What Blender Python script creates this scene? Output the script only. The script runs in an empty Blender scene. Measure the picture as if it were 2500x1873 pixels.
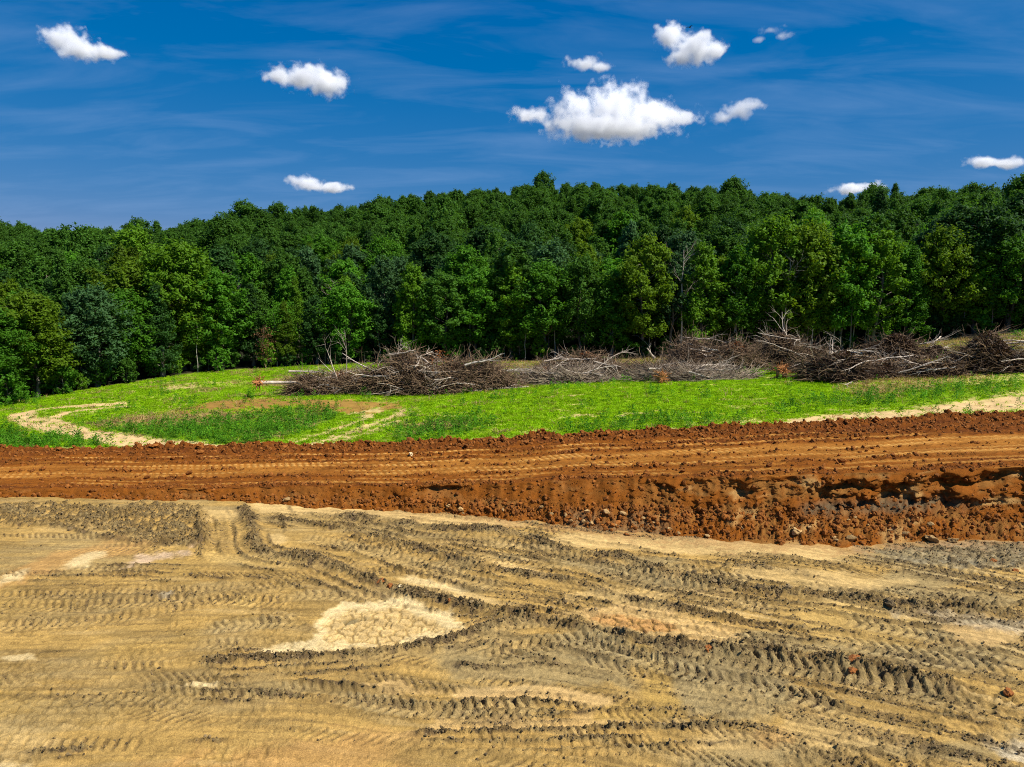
import bpy, math, random
import numpy as np
from mathutils import Vector

# ------------------------------------------------------------------ camera, sky, sun, exposure
scene = bpy.context.scene
COL = scene.collection
CAM_H = 12.0
PITCH = math.radians(8.1)
FPX = 1733.0                                   # focal length in photo pixels (photo is 2500 x 1873)
cam_d = bpy.data.cameras.new('camera')
cam_d.sensor_width = 36.0
cam_d.lens = 36.0 * FPX / 2500.0
cam_d.clip_start = 0.3
cam_d.clip_end = 30000.0
cam = bpy.data.objects.new('camera', cam_d)
COL.objects.link(cam)
cam.location = (0, 0, CAM_H)
cam.rotation_euler = (math.radians(90) - PITCH, 0, 0)
scene.camera = cam

SUN_EL = math.radians(53)
SUN_AZ = math.radians(112)                      # from +Y (away from the camera) towards +X
sun_dir = Vector((math.sin(SUN_AZ) * math.cos(SUN_EL), math.cos(SUN_AZ) * math.cos(SUN_EL), math.sin(SUN_EL)))
sun_d = bpy.data.lights.new('sun', 'SUN')
sun_d.energy = 5.0
sun_d.angle = math.radians(0.5)
sun_d.color = (1.0, 0.955, 0.88)
sun = bpy.data.objects.new('sun', sun_d)
COL.objects.link(sun)
sun.rotation_euler = (-sun_dir).to_track_quat('-Z', 'Y').to_euler()
sun.location = (0, 0, 60)

world = bpy.data.worlds.new('World')
scene.world = world
world.use_nodes = True
wn, wl = world.node_tree.nodes, world.node_tree.links
wn.clear()
w_out = wn.new('ShaderNodeOutputWorld')
w_bg = wn.new('ShaderNodeBackground')
w_bg.inputs['Strength'].default_value = 0.069
sky = wn.new('ShaderNodeTexSky')
sky.sky_type = 'NISHITA'
sky.sun_disc = False
sky.sun_elevation = SUN_EL
sky.sun_rotation = SUN_AZ
sky.altitude = 300
sky.air_density = 1.0
sky.dust_density = 0.25
sky.ozone_density = 3.0
# thin cirrus streaks, spread over the whole dome
w_tc = wn.new('ShaderNodeTexCoord')
w_sep = wn.new('ShaderNodeSeparateXYZ')
wl.new(w_tc.outputs['Generated'], w_sep.inputs[0])
w_add = wn.new('ShaderNodeMath'); w_add.operation = 'ADD'; w_add.inputs[1].default_value = 0.16
wl.new(w_sep.outputs['Z'], w_add.inputs[0])
w_dx = wn.new('ShaderNodeMath'); w_dx.operation = 'DIVIDE'
w_dy = wn.new('ShaderNodeMath'); w_dy.operation = 'DIVIDE'
wl.new(w_sep.outputs['X'], w_dx.inputs[0]); wl.new(w_add.outputs[0], w_dx.inputs[1])
wl.new(w_sep.outputs['Y'], w_dy.inputs[0]); wl.new(w_add.outputs[0], w_dy.inputs[1])
w_cmb = wn.new('ShaderNodeCombineXYZ')
wl.new(w_dx.outputs[0], w_cmb.inputs[0]); wl.new(w_dy.outputs[0], w_cmb.inputs[1])
w_map = wn.new('ShaderNodeMapping')
w_map.inputs['Rotation'].default_value = (0, 0, math.radians(-62))
w_map.inputs['Scale'].default_value = (0.8, 2.2, 1)
w_map.inputs['Location'].default_value = (3.1, 0.4, 0)
wl.new(w_cmb.outputs[0], w_map.inputs[0])
w_n = wn.new('ShaderNodeTexNoise')
w_n.inputs['Scale'].default_value = 1.9
w_n.inputs['Detail'].default_value = 7
w_n.inputs['Roughness'].default_value = 0.58
w_n.inputs['Distortion'].default_value = 0.5
wl.new(w_map.outputs[0], w_n.inputs['Vector'])
w_r = wn.new('ShaderNodeValToRGB')
w_r.color_ramp.elements[0].position = 0.44; w_r.color_ramp.elements[0].color = (0, 0, 0, 1)
w_r.color_ramp.elements[1].position = 0.85; w_r.color_ramp.elements[1].color = (0.29, 0.29, 0.29, 1)
wl.new(w_n.outputs['Fac'], w_r.inputs[0])
w_hs = wn.new('ShaderNodeHueSaturation')
w_hs.inputs['Saturation'].default_value = 1.30
w_hs.inputs['Hue'].default_value = 0.497
w_hs.inputs['Value'].default_value = 1.0
wl.new(sky.outputs[0], w_hs.inputs['Color'])
w_mix = wn.new('ShaderNodeMixRGB')
w_mix.inputs[2].default_value = (3.0, 4.6, 7.6, 1)
wl.new(w_r.outputs[0], w_mix.inputs[0])
w_tint = wn.new('ShaderNodeMixRGB'); w_tint.blend_type = 'MULTIPLY'; w_tint.inputs[0].default_value = 1.0
w_tint.inputs[2].default_value = (0.46, 0.61, 0.96, 1)
wl.new(w_hs.outputs[0], w_tint.inputs[1])
w_sub = wn.new('ShaderNodeVectorMath'); w_sub.operation = 'SUBTRACT'; w_sub.inputs[1].default_value = (0.34, 0.0, 0.0)
wl.new(w_tint.outputs[0], w_sub.inputs[0])
w_pos = wn.new('ShaderNodeVectorMath'); w_pos.operation = 'MAXIMUM'; w_pos.inputs[1].default_value = (0.0, 0.0, 0.0)
wl.new(w_sub.outputs[0], w_pos.inputs[0])
w_s3 = wn.new('ShaderNodeSeparateXYZ'); wl.new(w_pos.outputs[0], w_s3.inputs[0])
w_c3 = wn.new('ShaderNodeCombineXYZ')
for ch, (mul, pw) in enumerate(((0.87, 1.0), (1.29, 0.557), (2.70, 0.35))):     # an evenly deep blue, as the photo is graded
    m1 = wn.new('ShaderNodeMath'); m1.operation = 'POWER'; m1.inputs[1].default_value = pw
    m2 = wn.new('ShaderNodeMath'); m2.operation = 'MULTIPLY'; m2.inputs[1].default_value = mul
    wl.new(w_s3.outputs[ch], m1.inputs[0]); wl.new(m1.outputs[0], m2.inputs[0]); wl.new(m2.outputs[0], w_c3.inputs[ch])
wl.new(w_c3.outputs[0], w_mix.inputs[1])
wl.new(w_mix.outputs[0], w_bg.inputs['Color'])
wl.new(w_bg.outputs[0], w_out.inputs['Surface'])

scene.render.engine = 'CYCLES'
scene.view_settings.view_transform = 'Standard'
scene.view_settings.look = 'None'
scene.view_settings.exposure = 0.5
scene.view_settings.gamma = 1.0
scene.view_settings.use_curve_mapping = False
cy = scene.cycles
cy.max_bounces = 14
cy.diffuse_bounces = 3
cy.glossy_bounces = 2
cy.transmission_bounces = 4
cy.volume_bounces = 12
cy.volume_step_rate = 1.5
cy.volume_max_steps = 192
cy.transparent_max_bounces = 8
cy.use_denoising = True
cy.denoising_prefilter = 'NONE'
scene.cycles.filter_width = 1.0
cy.sample_clamp_indirect = 6.0

rng = np.random.default_rng(11)
random.seed(5)

# ------------------------------------------------------------------ helpers
CP, SP = math.cos(PITCH), math.sin(PITCH)


def ground_at(u, v, z=0.0):
    """photo pixel (2500 wide) -> point on the level z"""
    px = (u - 1250.0) / FPX
    py = (936.5 - v) / FPX
    d = (px, CP + py * SP, -SP + py * CP)
    t = (z - CAM_H) / d[2]
    return (d[0] * t, d[1] * t, z)


def at_depth(u, v, y):
    px = (u - 1250.0) / FPX
    py = (936.5 - v) / FPX
    d = (px, CP + py * SP, -SP + py * CP)
    t = y / d[1]
    return Vector((d[0] * t, y, CAM_H + d[2] * t))


S2 = 2500.0 / 2212.0


def D(pts, z=0.0):
    """traced points in the 2212 wide view -> ground xy"""
    return np.array([ground_at(a * S2, b * S2, z)[:2] for a, b in pts])


_perm = np.random.default_rng(3).permutation(512).astype(np.int32)
_perm = np.concatenate([_perm, _perm, _perm])
_ga = np.random.default_rng(4).uniform(0, 2 * np.pi, 512)
_gx, _gy = np.cos(_ga), np.sin(_ga)


def pn(x, y, s=0):
    x = np.asarray(x, float) + s * 17.31
    y = np.asarray(y, float) + s * 7.77
    xi = np.floor(x).astype(np.int64); yi = np.floor(y).astype(np.int64)
    xf = x - xi; yf = y - yi
    xi &= 511; yi &= 511
    xj = (xi + 1) & 511; yj = (yi + 1) & 511
    u = xf * xf * xf * (xf * (xf * 6 - 15) + 10)
    v = yf * yf * yf * (yf * (yf * 6 - 15) + 10)
    def g(a, b, dx, dy):
        h = _perm[_perm[a] + b]
        return _gx[h] * dx + _gy[h] * dy
    n00 = g(xi, yi, xf, yf); n10 = g(xj, yi, xf - 1, yf)
    n01 = g(xi, yj, xf, yf - 1); n11 = g(xj, yj, xf - 1, yf - 1)
    a = n00 + u * (n10 - n00); b = n01 + u * (n11 - n01)
    return (a + v * (b - a)) * 1.5


def fbm(x, y, o=4, s=0, gain=0.5):
    t = 0; a = 1.0; f = 1.0
    for i in range(o):
        t = t + a * pn(x * f, y * f, s + i * 3)
        a *= gain; f *= 2.03
    return t


def sst(a, b, x):
    t = np.clip((x - a) / (b - a), 0, 1)
    return t * t * (3 - 2 * t)


def poly_dist(X, Y, pts, reach):
    """distance, arc length and side to a polyline, for points within reach"""
    shp = X.shape
    Xf, Yf = X.ravel(), Y.ravel()
    dist = np.full(Xf.shape, 1e3); arc = np.zeros(Xf.shape); side = np.zeros(Xf.shape)
    pts = np.asarray(pts)
    seg = np.hypot(*(np.diff(pts, axis=0).T))
    s0 = np.concatenate([[0], np.cumsum(seg)])
    for c in range(0, len(seg), 10):
        blk = pts[c:c + 11]
        lo, hi = blk.min(0) - reach, blk.max(0) + reach
        sub = np.nonzero((Xf > lo[0]) & (Xf < hi[0]) & (Yf > lo[1]) & (Yf < hi[1]))[0]
        if not len(sub):
            continue
        xs_, ys_ = Xf[sub], Yf[sub]
        for k in range(c, min(c + 10, len(seg))):
            L = seg[k]
            if L < 1e-6:
                continue
            (ax, ay), (bx, by) = pts[k], pts[k + 1]
            m = np.nonzero((xs_ > min(ax, bx) - reach) & (xs_ < max(ax, bx) + reach) & (ys_ > min(ay, by) - reach) & (ys_ < max(ay, by) + reach))[0]
            if not len(m):
                continue
            px = xs_[m] - ax; py = ys_[m] - ay
            tx, ty = (bx - ax) / L, (by - ay) / L
            al = np.clip(px * tx + py * ty, 0, L)
            d = np.hypot(px - al * tx, py - al * ty)
            g = sub[m]
            w = d < dist[g]
            gw = g[w]
            dist[gw] = d[w]; arc[gw] = s0[k] + al[w]
            side[gw] = (tx * py - ty * px)[w]
    return dist.reshape(shp), arc.reshape(shp), side.reshape(shp)


def poly_sdf(X, Y, pts, reach=1.5):
    """signed distance (negative inside) to a polygon"""
    P = np.vstack([pts, pts[:1]])
    d, _, _ = poly_dist(X, Y, P, reach)
    ins = np.zeros(X.shape, bool)
    for (ax, ay), (bx, by) in zip(P[:-1], P[1:]):
        c = ((ay > Y) != (by > Y)) & (X < (bx - ax) * (Y - ay) / (by - ay + 1e-12) + ax)
        ins ^= c
    return np.where(ins, -np.minimum(d, reach), np.minimum(d, reach))


def smooth_line(pts, n=6):
    """Catmull-Rom through the traced points"""
    p = np.vstack([2 * pts[0] - pts[1], pts, 2 * pts[-1] - pts[-2]])
    out = []
    for i in range(1, len(p) - 2):
        for t in np.linspace(0, 1, n, endpoint=False):
            out.append(0.5 * ((2 * p[i]) + (-p[i - 1] + p[i + 1]) * t + (2 * p[i - 1] - 5 * p[i] + 4 * p[i + 1] - p[i + 2]) * t * t
                              + (-p[i - 1] + 3 * p[i] - 3 * p[i + 1] + p[i + 2]) * t ** 3))
    out.append(p[-2])
    return np.array(out)


def mesh_np(name, verts, faces, smooth=True, attrs=None):
    """fast mesh from numpy (faces all the same size)"""
    verts = np.asarray(verts, np.float32); faces = np.asarray(faces, np.int32)
    me = bpy.data.meshes.new(name)
    n, k = faces.shape
    me.vertices.add(len(verts)); me.vertices.foreach_set('co', verts.ravel())
    me.loops.add(n * k); me.loops.foreach_set('vertex_index', faces.ravel())
    me.polygons.add(n)
    me.polygons.foreach_set('loop_start', np.arange(0, n * k, k, dtype=np.int32))
    me.polygons.foreach_set('loop_total', np.full(n, k, np.int32))
    me.polygons.foreach_set('use_smooth', np.full(n, smooth, bool))
    for an, arr in (attrs or {}).items():
        arr = np.asarray(arr, np.float32)
        if arr.ndim == 2:
            a = me.attributes.new(an, 'FLOAT_COLOR', 'POINT')
            rgba = np.ones((len(verts), 4), np.float32); rgba[:, :3] = arr
            a.data.foreach_set('color', rgba.ravel())
        else:
            a = me.attributes.new(an, 'FLOAT', 'POINT')
            a.data.foreach_set('value', arr.ravel())
    me.update(calc_edges=True)
    return me


def grid_faces(nr, nc):
    i = np.arange(nr * nc).reshape(nr, nc)
    return np.stack([i[:-1, :-1], i[:-1, 1:], i[1:, 1:], i[1:, :-1]], -1).reshape(-1, 4)


def add(name, me, mat=None, parent=None, loc=None):
    o = bpy.data.objects.new(name, me)
    COL.objects.link(o)
    if mat is not None and me is not None and len(me.materials) == 0:
        me.materials.append(mat)
    if parent is not None:
        o.parent = parent
    if loc is not None:
        o.location = loc
    return o


def tag(o, label=None, cat=None, group=None, kind=None):
    if label: o['label'] = label
    if cat: o['category'] = cat
    if group: o['group'] = group
    if kind: o['kind'] = kind
    return o


def empty(name, loc, rz=0.0, sc=1.0):
    o = bpy.data.objects.new(name, None)
    o.empty_display_size = 0.3
    COL.objects.link(o)
    o.location = loc
    o.rotation_euler = (0, 0, rz)
    o.scale = (sc, sc, sc) if np.isscalar(sc) else sc
    return o


ORD = ['first', 'second', 'third', 'fourth', 'fifth', 'sixth', 'seventh', 'eighth', 'ninth', 'tenth', 'eleventh', 'twelfth',
       'thirteenth', 'fourteenth', 'fifteenth', 'sixteenth', 'seventeenth', 'eighteenth', 'nineteenth', 'twentieth']
ORD += ['twenty-' + w for w in ORD[:9]] + ['thirtieth'] + ['thirty-' + w for w in ORD[:9]] + ['fortieth'] + ['forty-' + w for w in ORD[:9]]


# ------------------------------------------------------------------ materials
def new_mat(name):
    m = bpy.data.materials.new(name)
    m.use_nodes = True
    nt = m.node_tree
    nt.nodes.clear()
    out = nt.nodes.new('ShaderNodeOutputMaterial')
    return m, nt.nodes, nt.links, out


def soil_material(name, grain=1.0, bump=1.0, tint=(1, 1, 1)):
    """earth whose colour comes from the vertex attribute 'col', with grain and fine relief in the shader"""
    m, N, L, out = new_mat(name)
    b = N.new('ShaderNodeBsdfPrincipled')
    b.inputs['Roughness'].default_value = 0.92
    b.inputs['Specular IOR Level'].default_value = 0.06
    at = N.new('ShaderNodeAttribute'); at.attribute_name = 'col'
    geo = N.new('ShaderNodeNewGeometry')
    n1 = N.new('ShaderNodeTexNoise'); n1.inputs['Scale'].default_value = 26.0; n1.inputs['Detail'].default_value = 5; n1.inputs['Roughness'].default_value = 0.7
    n2 = N.new('ShaderNodeTexNoise'); n2.inputs['Scale'].default_value = 1.1; n2.inputs['Detail'].default_value = 5; n2.inputs['Roughness'].default_value = 0.6
    L.new(geo.outputs['Position'], n1.inputs['Vector']); L.new(geo.outputs['Position'], n2.inputs['Vector'])
    r1 = N.new('ShaderNodeMapRange'); r1.inputs['From Min'].default_value = 0.3; r1.inputs['From Max'].default_value = 0.7
    r1.inputs['To Min'].default_value = 1 - 0.42 * grain; r1.inputs['To Max'].default_value = 1 + 0.30 * grain
    r2 = N.new('ShaderNodeMapRange'); r2.inputs['From Min'].default_value = 0.3; r2.inputs['From Max'].default_value = 0.7
    r2.inputs['To Min'].default_value = 0.86; r2.inputs['To Max'].default_value = 1.13
    L.new(n1.outputs['Fac'], r1.inputs['Value']); L.new(n2.outputs['Fac'], r2.inputs['Value'])
    mu = N.new('ShaderNodeMath'); mu.operation = 'MULTIPLY'
    L.new(r1.outputs[0], mu.inputs[0]); L.new(r2.outputs[0], mu.inputs[1])
    vm = N.new('ShaderNodeVectorMath'); vm.operation = 'SCALE'
    L.new(at.outputs['Color'], vm.inputs[0]); L.new(mu.outputs[0], vm.inputs['Scale'])
    L.new(vm.outputs[0], b.inputs['Base Color'])
    n3 = N.new('ShaderNodeTexNoise'); n3.inputs['Scale'].default_value = 28.0; n3.inputs['Detail'].default_value = 9; n3.inputs['Roughness'].default_value = 0.72
    L.new(geo.outputs['Position'], n3.inputs['Vector'])
    bp = N.new('ShaderNodeBump'); bp.inputs['Distance'].default_value = 0.035 * bump; bp.inputs['Strength'].default_value = 1.0
    L.new(n3.outputs['Fac'], bp.inputs['Height'])
    L.new(bp.outputs[0], b.inputs['Normal'])
    L.new(b.outputs[0], out.inputs['Surface'])
    return m


def simple_mat(name, col, var=0.3, scale=4.0, rough=0.9, bump=0.0, obj_random=0.0):
    m, N, L, out = new_mat(name)
    b = N.new('ShaderNodeBsdfPrincipled')
    b.inputs['Roughness'].default_value = rough
    b.inputs['Specular IOR Level'].default_value = 0.2
    tc = N.new('ShaderNodeTexCoord')
    n1 = N.new('ShaderNodeTexNoise'); n1.inputs['Scale'].default_value = scale; n1.inputs['Detail'].default_value = 6; n1.inputs['Roughness'].default_value = 0.65
    L.new(tc.outputs['Object'], n1.inputs['Vector'])
    r1 = N.new('ShaderNodeMapRange'); r1.inputs['From Min'].default_value = 0.28; r1.inputs['From Max'].default_value = 0.72
    r1.inputs['To Min'].default_value = 1 - var; r1.inputs['To Max'].default_value = 1 + var
    L.new(n1.outputs['Fac'], r1.inputs['Value'])
    fac = r1.outputs[0]
    if obj_random:
        oi = N.new('ShaderNodeObjectInfo')
        r2 = N.new('ShaderNodeMapRange'); r2.inputs['To Min'].default_value = 1 - obj_random; r2.inputs['To Max'].default_value = 1 + obj_random
        L.new(oi.outputs['Random'], r2.inputs['Value'])
        mu = N.new('ShaderNodeMath'); mu.operation = 'MULTIPLY'
        L.new(fac, mu.inputs[0]); L.new(r2.outputs[0], mu.inputs[1]); fac = mu.outputs[0]
    vm = N.new('ShaderNodeVectorMath'); vm.operation = 'SCALE'
    vm.inputs[0].default_value = col
    L.new(fac, vm.inputs['Scale'])
    L.new(vm.outputs[0], b.inputs['Base Color'])
    if bump:
        bp = N.new('ShaderNodeBump'); bp.inputs['Distance'].default_value = bump; bp.inputs['Strength'].default_value = 0.8
        L.new(n1.outputs['Fac'], bp.inputs['Height']); L.new(bp.outputs[0], b.inputs['Normal'])
    L.new(b.outputs[0], out.inputs['Surface'])
    return m


def leaf_material(name, base, trans=0.45, use_obj_color=True, rnd=0.25):
    m, N, L, out = new_mat(name)
    oi = N.new('ShaderNodeObjectInfo')
    geo = N.new('ShaderNodeNewGeometry')
    wn_ = N.new('ShaderNodeTexWhiteNoise'); wn_.noise_dimensions = '3D'
    # each leaf clump its own shade: snap the position to a coarse lattice
    sn = N.new('ShaderNodeVectorMath'); sn.operation = 'SNAP'; sn.inputs[1].default_value = (0.45, 0.45, 0.45)
    L.new(geo.outputs['Position'], sn.inputs[0]); L.new(sn.outputs[0], wn_.inputs['Vector'])
    r1 = N.new('ShaderNodeMapRange'); r1.inputs['To Min'].default_value = 1 - rnd; r1.inputs['To Max'].default_value = 1 + rnd
    L.new(wn_.outputs['Value'], r1.inputs['Value'])
    r2 = N.new('ShaderNodeMapRange'); r2.inputs['To Min'].default_value = 0.78; r2.inputs['To Max'].default_value = 1.22
    L.new(oi.outputs['Random'], r2.inputs['Value'])
    mu = N.new('ShaderNodeMath'); mu.operation = 'MULTIPLY'
    L.new(r1.outputs[0], mu.inputs[0]); L.new(r2.outputs[0], mu.inputs[1])
    vm = N.new('ShaderNodeVectorMath'); vm.operation = 'SCALE'
    if use_obj_color:
        mx = N.new('ShaderNodeVectorMath'); mx.operation = 'MULTIPLY'; mx.inputs[0].default_value = base
        L.new(oi.outputs['Color'], mx.inputs[1]); L.new(mx.outputs[0], vm.inputs[0])
    else:
        vm.inputs[0].default_value = base
    L.new(mu.outputs[0], vm.inputs['Scale'])
    df = N.new('ShaderNodeBsdfPrincipled')
    df.inputs['Roughness'].default_value = 0.55
    df.inputs['Specular IOR Level'].default_value = 0.10
    tr = N.new('ShaderNodeBsdfTranslucent')
    L.new(vm.outputs[0], df.inputs['Base Color'])
    tcol = N.new('ShaderNodeVectorMath'); tcol.operation = 'MULTIPLY'; tcol.inputs[1].default_value = (1.35, 1.25, 0.6)
    L.new(vm.outputs[0], tcol.inputs[0]); L.new(tcol.outputs[0], tr.inputs['Color'])
    ms = N.new('ShaderNodeMixShader'); ms.inputs[0].default_value = trans
    L.new(df.outputs[0], ms.inputs[1]); L.new(tr.outputs[0], ms.inputs[2])
    L.new(ms.outputs[0], out.inputs['Surface'])
    return m


M_SOIL = soil_material('pit_earth', grain=1.0, bump=1.0)
M_RED = soil_material('red_clay', grain=1.0, bump=1.5)
M_FIELD = soil_material('meadow_earth', grain=0.8, bump=1.0)
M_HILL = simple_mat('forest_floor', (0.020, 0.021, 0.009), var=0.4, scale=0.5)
M_GROUND = simple_mat('far_ground', (0.10, 0.10, 0.085), var=0.4, scale=0.05)
M_BARK = simple_mat('bark', (0.15, 0.125, 0.095), var=0.4, scale=3.0, bump=0.05, obj_random=0.3)
M_PALEBARK = simple_mat('pale_bark', (0.38, 0.34, 0.27), var=0.35, scale=3.0, bump=0.04, obj_random=0.2)
M_DEADWOOD = simple_mat('weathered_wood', (0.46, 0.38, 0.29), var=0.4, scale=3.0, bump=0.03, obj_random=0.25)
M_TWIG = simple_mat('dry_twigs', (0.23, 0.15, 0.085), var=0.85, scale=3.0)
M_GREYTWIG = simple_mat('grey_twigs', (0.33, 0.25, 0.17), var=0.7, scale=3.0)
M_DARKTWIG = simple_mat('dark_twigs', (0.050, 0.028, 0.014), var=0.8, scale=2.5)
M_ROOT = simple_mat('root_clay', (0.38, 0.16, 0.05), var=0.5, scale=5.0, bump=0.08)
M_LEAF = leaf_material('green_leaves', (0.058, 0.142, 0.015), trans=0.42)
M_DEADLEAF = leaf_material('withered_leaves', (0.075, 0.042, 0.026), trans=0.2, rnd=0.5)
M_RUSTLEAF = leaf_material('rusty_leaves', (0.26, 0.10, 0.03), trans=0.25, rnd=0.5)
M_GRASS = leaf_material('grass_blades', (0.25, 0.43, 0.005), trans=0.4, use_obj_color=False, rnd=0.25)
M_WEED = leaf_material('weed_leaves', (0.09, 0.25, 0.012), trans=0.35, use_obj_color=False, rnd=0.35)
M_DRY = leaf_material('dry_grass_blades', (0.36, 0.25, 0.10), trans=0.25, use_obj_color=False, rnd=0.3)
M_CLOD = simple_mat('clay_clod', (0.225, 0.076, 0.012), var=0.4, scale=2.5, bump=0.06, obj_random=0.35)
M_STONE = simple_mat('shale_stone', (0.19, 0.13, 0.058), var=0.45, scale=2.5, bump=0.05, obj_random=0.55)
M_TANSTONE = simple_mat('tan_stone', (0.38, 0.235, 0.09), var=0.35, scale=2.5, bump=0.05, obj_random=0.3)
M_BIRD = simple_mat('black_feathers', (0.015, 0.014, 0.014), var=0.3, scale=5.0)

# ------------------------------------------------------------------ the lie of the land: fan of bearings, lines across it
TH_MAX = math.radians(50)
ctrl_toe = [(0, 1215, 0), (350, 1222, 0), (480, 1222, 0), (620, 1228, 0), (760, 1240, 0), (1000, 1250, 0), (1250, 1268, 0), (1450, 1292, 0), (1650, 1310, 0),
            (1850, 1325, 0), (2050, 1333, 0), (2250, 1326, 0), (2500, 1318, 0)]
ctrl_crest = [(0, 1196, 0.35), (350, 1197, 0.40), (480, 1196, 0.45), (620, 1192, 0.55), (760, 1188, 0.8), (1000, 1190, 1.05), (1250, 1182, 1.45), (1450, 1172, 1.8), (1650, 1168, 2.15),
              (1850, 1166, 2.4), (2050, 1160, 2.6), (2250, 1152, 2.75), (2500, 1142, 2.9)]
ctrl_far = [(0, 1102, 0.45), (350, 1097, 0.5), (700, 1090, 0.8), (1000, 1083, 1.3), (1250, 1072, 1.7), (1500, 1057, 2.1), (1800, 1044, 2.5),
            (2100, 1030, 2.8), (2500, 1008, 3.2)]
ctrl_wood = [(0, 992, 0.2), (250, 948, 0.6), (480, 912, 1.0), (900, 888, 1.5), (1300, 884, 2.0), (1700, 873, 2.7), (2050, 862, 3.4), (2250, 838, 4.6),
             (2500, 806, 6.4)]


def line_fn(ctrl):
    P = np.array([ground_at(*c) for c in ctrl])
    th = np.arctan2(P[:, 0], P[:, 1]); r = np.hypot(P[:, 0], P[:, 1])
    # carry on beyond the frame
    th = np.concatenate([[-1.0], th, [1.0]])
    r = np.concatenate([[r[0] + (r[0] - r[1]) * 0.6], r, [r[-1]]])
    z = np.concatenate([[P[0, 2]], P[:, 2], [P[-1, 2]]])
    return (lambda t: np.interp(t, th, r)), (lambda t: np.interp(t, th, z))


r_toe, _ = line_fn(ctrl_toe)
r_crest, z_crest = line_fn(ctrl_crest)
r_far, z_far = line_fn(ctrl_far)
r_wood, z_wood = line_fn(ctrl_wood)

# skyline of the tree tops in the photo -> height of the ridge behind
sk = [(-300, 530), (0, 548), (60, 566), (150, 586), (300, 578), (500, 562), (620, 533), (800, 522), (900, 508), (1000, 500), (1080, 488), (1150, 478), (1300, 470), (1500, 466), (1700, 476),
      (1900, 496), (2100, 502), (2300, 484), (2500, 480), (2800, 470)]
_skth, _skz, _skr = [], [], []
for u, v in sk:
    rr = np.interp(u, [0, 600, 1200, 2500], [265, 235, 255, 235])
    p = at_depth(u, v, 1.0)
    th = math.atan2(p.x, p.y)
    t = rr / math.hypot(p.x, p.y)
    _skth.append(th); _skz.append(CAM_H + (p.z - CAM_H) * t - 11.8); _skr.append(rr)


def z_ridge(t): return np.interp(t, _skth, _skz)
def r_ridge(t): return np.interp(t, _skth, _skr)


def hill_z(th, r):
    r0, r1 = r_wood(th), r_ridge(th)
    q = (r - r0) / (r1 - r0)
    qq = np.clip(q, 0, 1)
    up = z_wood(th) + (z_ridge(th) - z_wood(th)) * (0.35 * qq + 0.65 * qq * qq * (3 - 2 * qq))
    down = np.clip(q - 1, 0, 3)
    return up - down * 10.0 + 0.8 * pn(r * np.sin(th) / 23.0, r * np.cos(th) / 23.0, 5) * np.clip(q * 4, 0, 1)


def wob(th, s, a, o=3):          # uneven course of the boundary lines
    return a * fbm(th * 42.0, th * 0 + s, o, s, 0.5)


def field_z(th, r):
    a, b = r_far(th), r_wood(th)
    q = np.clip((r - a) / (b - a), 0, 1)
    z = z_far(th) + (z_wood(th) - z_far(th)) * q
    x, y = r * np.sin(th), r * np.cos(th)
    e = np.clip(q * 6, 0, 1) * np.clip((1 - q) * 6, 0, 1)
    mx, my, _ = ground_at(690, 1000, 0.8)                       # the low mound left of the middle
    z = z + 0.55 * np.exp(-(((x - mx) / 7.5) ** 2 + ((y - my) / 3.2) ** 2))
    return z + e * (0.16 * fbm(x / 7.0, y / 7.0, 3, 21))


# columns: dense inside the view, coarse outside
th_in = np.radians(np.linspace(-40.5, 40.5, 1020))
th_out = np.radians(np.linspace(41.2, 50, 24))
TH = np.concatenate([-th_out[::-1], th_in, th_out])
NC = len(TH)
RT = r_toe(TH) + wob(TH, 1.3, 0.35)
RC = r_crest(TH) + wob(TH, 7.3, 0.22, 2)
RF = r_far(TH) + wob(TH, 4.1, 0.45)

# ---- pit floor -------------------------------------------------------------
NR = 560
q = np.linspace(0, 1, NR)[:, None]
R0 = 13.5
R = R0 + (RT[None, :] - R0) * (q ** 1.12)
X = R * np.sin(TH)[None, :]; Y = R * np.cos(TH)[None, :]
xs, ys = X, Y
Z = 0.10 * fbm(X / 9.0, Y / 9.0, 3, 2) + 0.03 * fbm(X / 4.0, Y / 1.4, 2, 8)

# traffic runs level across the left and falls away to the right
PSI = Y + 0.16 * np.maximum(X + 6, 0) + 0.010 * np.maximum(X + 6, 0) ** 2 * (Y > 0)
ALONG = X
streak = fbm(ALONG / 7.0, PSI / 0.75, 4, 31, 0.55)
streak2 = fbm(ALONG / 2.5, PSI / 0.28, 3, 41, 0.55)
patch = fbm(X / 4.5, Y / 3.2, 4, 51, 0.55)
patch2 = fbm(X / 1.6, Y / 1.1, 4, 61, 0.6)
grainz = fbm(X / 0.55, Y / 0.55, 3, 71, 0.6)
finez = fbm(X / 0.16, Y / 0.16, 2, 81, 0.6)

C_TAN = np.array((0.46, 0.283, 0.080)); C_OLIVE = np.array((0.315, 0.198, 0.060)); C_GREY = np.array((0.315, 0.235, 0.105))
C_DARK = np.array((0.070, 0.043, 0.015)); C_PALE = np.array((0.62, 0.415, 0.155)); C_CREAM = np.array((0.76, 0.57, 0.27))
C_ORANGE = np.array((0.50, 0.275, 0.085)); C_PEACH = np.array((0.62, 0.40, 0.15)); C_OCHRE = np.array((0.40, 0.25, 0.065))
C_YELLOW = np.array((0.66, 0.43, 0.13)); C_WHITE = np.array((0.55, 0.48, 0.34))


def mixc(C, col, w):
    return C + (col - C) * w[..., None]


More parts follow.
